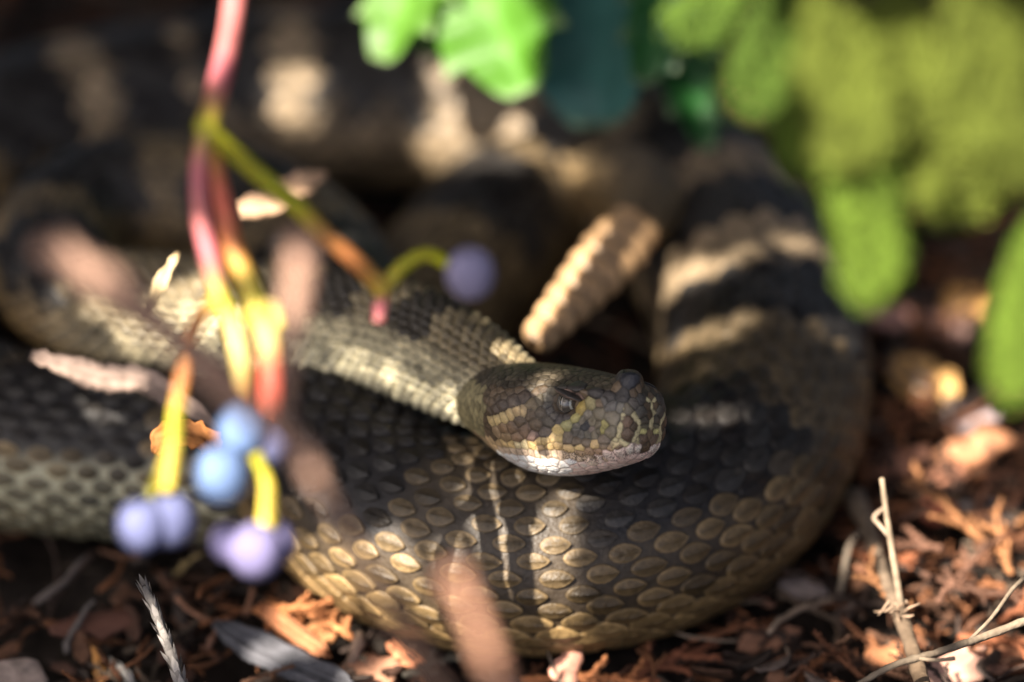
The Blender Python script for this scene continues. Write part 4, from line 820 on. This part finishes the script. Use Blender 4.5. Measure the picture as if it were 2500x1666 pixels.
# ------------------------------------------------------------------ unseen shrub added for shade: its gaps are shaped to the wanted sun patches
SHADE_BOX = [None, None]
E1 = unit(np.cross(SUN, [0, 0, 1])); E2 = np.cross(E1, SUN)
def shade_shrub():
    gaps = []; layers = []
    def lit(px, py, r, layer, rad=16):
        p = pick(px, py, rad, 'snake' if layer == 'head' else layer); layers.append(layer); gaps.append((p @ E1, p @ E2, r * .088 * MM))
    for layer, spots in LIT.items():
        for a, b_, r in spots: lit(a, b_, r, layer)
    G = np.array(gaps)
    corners = [at_d(a, b_, d) for a in (-250, 1250, 2750) for b_ in (-250, 833, 1900) for d in (-.30, -.12, .06)]
    ca = np.array([[c @ E1, c @ E2] for c in corners]); lo, hi = ca.min(0) - .01, ca.max(0) + .01
    res = .0015; nu, nv = ((hi - lo) / res).astype(int) + 1
    gu = lo[0] + (np.arange(nu) + .5) * res; gv = lo[1] + (np.arange(nv) + .5) * res; GU, GV = np.meshgrid(gu, gv, indexing='ij')
    open_ = np.zeros((nu, nv), bool); SHADE_BOX[:] = [lo, hi]
    mine = np.zeros((nu, nv), bool); keep = np.zeros((nu, nv), bool)
    for (a, b_, r), la in zip(G, layers):
        d = (GU - a) ** 2 + (GV - b_) ** 2 < r * r
        if la == 'head': mine |= d
        else: open_ |= d
    for q in head_pt(Hl[::37]): keep |= (GU - q @ E1) ** 2 + (GV - q @ E2) ** 2 < .0016 ** 2      # the head itself stands in leaf shade
    open_ = (open_ & ~keep) | mine
    need = ~open_
    def depth(u, v):
        """how far up the sun ray a leaf may hang without entering the picture"""
        p0 = u * E1 + v * E2; t = .70
        base = p0 - SUN * ((p0 @ np.array([0, 0, 1.0]) - .03) / SUN[2])      # where the ray meets the coil height
        while t < 1.5:
            q = project((base + SUN * t)[None])[0]
            if q[0] < -330 or q[1] < -330: break
            t += .02
        return base + SUN * (t + RNG.uniform(0.0, .10))
    cov = np.zeros((nu, nv), np.int16); B = Build(); count = 0; tries = 0; cols = [(.030, .075, .022), (.040, .085, .020), (.024, .060, .026)]; centres = []
    fails = np.zeros((nu, nv), np.int16)
    while tries < 9000:
        tries += 1; todo = np.argwhere(need & (cov < 1) & (fails < 5))
        if len(todo) < .004 * nu * nv: break
        iu, iv = todo[RNG.integers(len(todo))]; ok = False
        for L in (.042, .030, .020, .012, .0075):
            for _ in range(2):
                an = RNG.uniform(0, 6.28); ca_, sa = math.cos(an), math.sin(an); w = L * .34
                cu, cv = gu[iu] + RNG.normal(0, L * .12), gv[iv] + RNG.normal(0, L * .12)
                x0, x1 = max(0, int((cu - L / 2 - lo[0]) / res)), min(nu, int((cu + L / 2 - lo[0]) / res) + 1); y0, y1 = max(0, int((cv - L / 2 - lo[1]) / res)), min(nv, int((cv + L / 2 - lo[1]) / res) + 1)
                if x1 <= x0 or y1 <= y0: continue
                du, dv = GU[x0:x1, y0:y1] - cu, GV[x0:x1, y0:y1] - cv; a_, b2 = du * ca_ + dv * sa, -du * sa + dv * ca_
                ins = (np.abs(b2) < w * np.clip(1 - (2 * a_ / L) ** 2, 0, 1) ** .8)
                if not (ins & open_[x0:x1, y0:y1]).any(): ok = True; break
            if ok: break
        if not ok: fails[iu, iv] += 1; continue
        cov[x0:x1, y0:y1] += ins
        c3 = depth(cu, cv); ax = ca_ * E1 + sa * E2; sd = -sa * E1 + ca_ * E2; tl, tw = RNG.normal(0, .10, 2)
        n = 7; V = []
        for t in np.linspace(-.5, .5, n):
            hw = w * max(0, 1 - (2 * t) ** 2) ** .8
            for v in (-1, 0, 1): V.append(c3 + ax * t * L + sd * v * hw + SUN * (t * L * tl + v * hw * tw + abs(v) * hw * .12))
        F = [[q * 3 + e, q * 3 + e + 1, q * 3 + e + 4, q * 3 + e + 3] for q in range(n - 1) for e in (0, 1)]
        B.add(np.array(V), None, F, np.array(cols[RNG.integers(3)]) * RNG.uniform(.7, 1.3)); count += 1; centres.append(c3)
    print('shade leaves', count, 'open', (need & (cov < 1)).mean())
    centres = np.array(centres); mid = centres.mean(0)
    root = thing('unseen_shade_shrub', 'unseen leafy shrub added overhead, its gaps shaped to dapple the snake with sun', 'shrub')
    foot = np.array([mid[0] - .34, mid[1] - .10, -.004]); crown = centres[np.argmin(centres[:, 0])] + SUN * .06
    b = Build(); P = catmull([foot, foot + [.02, .01, .18], (foot + crown) / 2 + [-.02, 0, .10], crown], 10); tube(b, P, np.linspace(12, 5, len(P)) * MM, (.12, .09, .065), 12, .08); b.build('trunk', M_WOOD, root)
    made = 0
    for c in centres[RNG.permutation(len(centres))]:
        s0 = P[RNG.integers(len(P) // 2, len(P))]; Q = catmull([s0, (s0 + c) / 2 + SUN * .05, c + SUN * .01], 8)
        iu = ((Q @ E1 - lo[0]) / res).astype(int).clip(0, nu - 1); iv = ((Q @ E2 - lo[1]) / res).astype(int).clip(0, nv - 1)
        pq = project(Q)
        if open_[iu, iv].any() or ((pq[:, 0] > -120) & (pq[:, 1] > -120)).any(): continue
        b = Build(); tube(b, Q, np.linspace(1.6, .7, len(Q)) * MM, (.12, .09, .06), 6, .08); b.build('branch', M_WOOD, root); made += 1
        if made == 14: break
    o = B.build('foliage', M_CANOPY, root, smooth=False); o['kind'] = 'stuff'
def line(a, b_, r, n):
    return [(a[0] + (b_[0] - a[0]) * q / (n - 1), a[1] + (b_[1] - a[1]) * q / (n - 1), r) for q in range(n)]
LIT = {
    'head': line((1250, 835), (1330, 868), 34, 3) + line((1318, 900), (1288, 960), 15, 5) + [(1318, 1135, 26), (1290, 1125, 18)],
    'snake': line((1345, 1250), (1372, 1420), 31, 7) + line((1372, 1430), (1390, 1600), 32, 6) + [(1275, 1255, 34), (1165, 1260, 30)]
    + [(790, 1340, 40), (860, 1380, 46), (930, 1330, 34), (900, 1440, 46), (830, 1470, 40), (980, 1400, 34), (760, 1440, 34), (720, 1400, 30), (700, 1330, 22), (930, 1530, 34), (1010, 1480, 30), (660, 1290, 24)]
    + [(300, 790, 40), (380, 760, 60), (450, 740, 70), (520, 770, 50), (430, 820, 34), (130, 700, 28), (220, 740, 34), (480, 700, 36)]
    + [(1080, 375, 66), (1150, 355, 84), (1230, 330, 92), (1290, 290, 84), (1200, 280, 40), (1270, 360, 56), (1320, 340, 50), (1380, 390, 36), (1420, 410, 26), (720, 210, 56), (760, 190, 40), (690, 250, 34)]
    + line((1510, 565), (1450, 620), 60, 3) + line((1425, 660), (1340, 790), 54, 5) + line((760, 845), (1130, 1000), 9, 16)
    + [(1640, 670, 34), (1700, 650, 40), (1780, 625, 34)] + line((1590, 850), (1790, 775), 30, 7) + line((1640, 1005), (1780, 1000), 26, 5),
    'ground': line((110, 880), (330, 930), 24, 5) + line((430, 985), (530, 1040), 16, 3) + [(400, 660, 30), (430, 620, 24), (640, 500, 34), (590, 510, 30), (700, 470, 26)]
    + [(2270, 930, 60), (2330, 940, 50), (2380, 1020, 50), (2380, 1100, 70), (2210, 1130, 44), (2290, 1160, 40), (2300, 1260, 60), (2420, 1240, 50), (2360, 740, 50), (2170, 765, 40), (1800, 265, 44), (1750, 240, 26)]
    + [(a, b_, 62) for a in (2170, 2260, 2350, 2440, 2500) for b_ in (1300, 1380, 1460, 1540)] + [(2330, 1640, 50), (2180, 1590, 30), (2080, 1350, 36), (2130, 1420, 36)]
    + [(690, 1500, 40), (760, 1545, 50), (820, 1520, 30), (985, 1600, 26), (920, 1640, 40), (1380, 1640, 36), (1280, 1655, 40), (390, 1520, 26), (420, 1600, 26), (640, 1580, 40), (840, 1640, 26), (232, 1600, 26)]
    + line((2153, 1180), (2195, 1460), 22, 8) + line((2120, 1260), (2140, 1330), 26, 3) + line((2215, 1530), (2250, 1650), 22, 4),
    'conifer': [(a, b_, 95) for a, b_ in ((2110, 640), (2100, 500), (2090, 350), (2330, 450), (2250, 330), (2060, 200), (2200, 150), (2420, 150), (2450, 300), (1850, 180), (1940, 60), (1700, 30), (2490, 800), (2480, 920), (2320, 60), (2500, 650), (1780, 40))],
    'leaf': [(930, 60, 76), (930, 110, 60), (1010, 30, 80), (1090, 60, 80), (1180, 40, 80), (1180, 140, 76), (1240, 180, 60), (1250, 60, 70), (900, 10, 60), (1070, 110, 60), (1000, -40, 60), (1100, -40, 60), (1200, -40, 60), (1700, 240, 26)],
    'fruit': [(560, 60, 8)] + line((495, 340), (495, 600), 19, 8) + line((520, 660), (600, 950), 20, 9) + line((540, 480), (590, 640), 18, 5) + line((660, 800), (662, 1020), 22, 6) + line((460, 860), (420, 1150), 18, 8)
    + [(590, 1050, 58), (540, 1150, 60), (655, 1070, 52), (350, 1280, 58), (410, 1265, 58), (625, 1340, 58), (560, 1320, 42), (670, 1322, 40), (650, 1220, 18)] + line((700, 490), (930, 690), 18, 9) + [(980, 650, 15), (1045, 625, 14)],
    'front': [(205, 655, 30), (160, 640, 20), (765, 1165, 26), (1110, 1415, 34), (1150, 1500, 30), (1190, 1590, 30), (732, 650, 36), (715, 760, 26)]}
shade_shrub()

# ------------------------------------------------------------------ thicket: unseen bushes added to keep most of the open sky off the snake
def sky_blocking_bush(az0, az1, label, n, seed):
    """an unseen bush added to block sky light; azimuth measured from straight behind the snake, clockwise"""
    rg = np.random.default_rng(seed); root = thing('unseen_sky_bush', label, 'shrub', 'unseen bushes added to block sky light'); B = Build(); pts = []
    c0 = np.array([0, -.02, .03]); am = math.radians((az0 + az1) / 2)
    lo, hi = SHADE_BOX
    while len(pts) < n:
        a = math.radians(rg.uniform(az0, az1)); el = math.asin(rg.uniform(.22, 1.0)); R = rg.uniform(.50, .78)
        c = c0 + R * np.array([math.sin(a) * math.cos(el), math.cos(a) * math.cos(el), math.sin(el)])
        L = rg.uniform(.05, .085); pr_ = project(c[None])[0]
        k = np.array([c @ E1, c @ E2])
        if ((k > lo - .05) & (k < hi + .05)).all(): continue
        if -700 < pr_[0] < 3200 and -700 < pr_[1] < 2400: continue
        ax = unit(rg.normal(0, 1, 3)); nv = unit(c0 - c + rg.normal(0, .25, 3)); ax = unit(ax - nv * (ax @ nv)); sd = np.cross(nv, ax); V = []; w = L * .36
        for t in np.linspace(-.5, .5, 7):
            hw = w * max(0, 1 - (2 * t) ** 2) ** .8
            for v in (-1, 0, 1): V.append(c + ax * t * L + sd * v * hw + nv * (abs(v) * hw * .2 - .25 * L * t * t))
        B.add(np.array(V), None, [[q * 3 + e, q * 3 + e + 1, q * 3 + e + 4, q * 3 + e + 3] for q in range(6) for e in (0, 1)], np.array([.045, .060, .030]) * rg.uniform(.6, 1.3)); pts.append(c)
    pts = np.array(pts); foot = np.array([math.sin(am) * .85, math.cos(am) * .85, -.004]); top = pts.mean(0)
    b = Build(); P = catmull([foot, foot * [.97, .97, 0] + [0, 0, .25], foot * [.85, .85, 0] + [0, 0, .5], top * [1.15, 1.15, 1.1]], 8); tube(b, P, np.linspace(14, 5, len(P)) * MM, (.12, .09, .07), 10, .08); b.build('trunk', M_WOOD, root)
    for q in range(10):
        c = pts[rg.integers(len(pts))]; s0 = P[rg.integers(len(P) // 3, len(P))]; m_ = (s0 + c) / 2; m_ = c0 + unit(m_ - c0) * max(.55, np.linalg.norm(m_ - c0)); Q = catmull([s0, m_, c], 6)
        k = np.stack([Q @ E1, Q @ E2], 1)
        if ((k > lo) & (k < hi)).all(1).any(): continue
        b = Build(); tube(b, Q, np.linspace(2.4, .9, len(Q)) * MM, (.12, .09, .06), 6, .08); b.build('branch', M_WOOD, root)
    o = B.build('foliage', M_CANOPY, root, smooth=False); o['kind'] = 'stuff'
sky_blocking_bush(-110, -20, 'unseen dark bush, added to block sky light, beyond the tail end of the coil', 600, 1)
sky_blocking_bush(-25, 60, 'unseen dark bush, added to block sky light, behind the spiny-leaved shrub', 600, 2)
sky_blocking_bush(55, 128, 'unseen dark bush, added to block sky light, behind the young conifer', 600, 3)
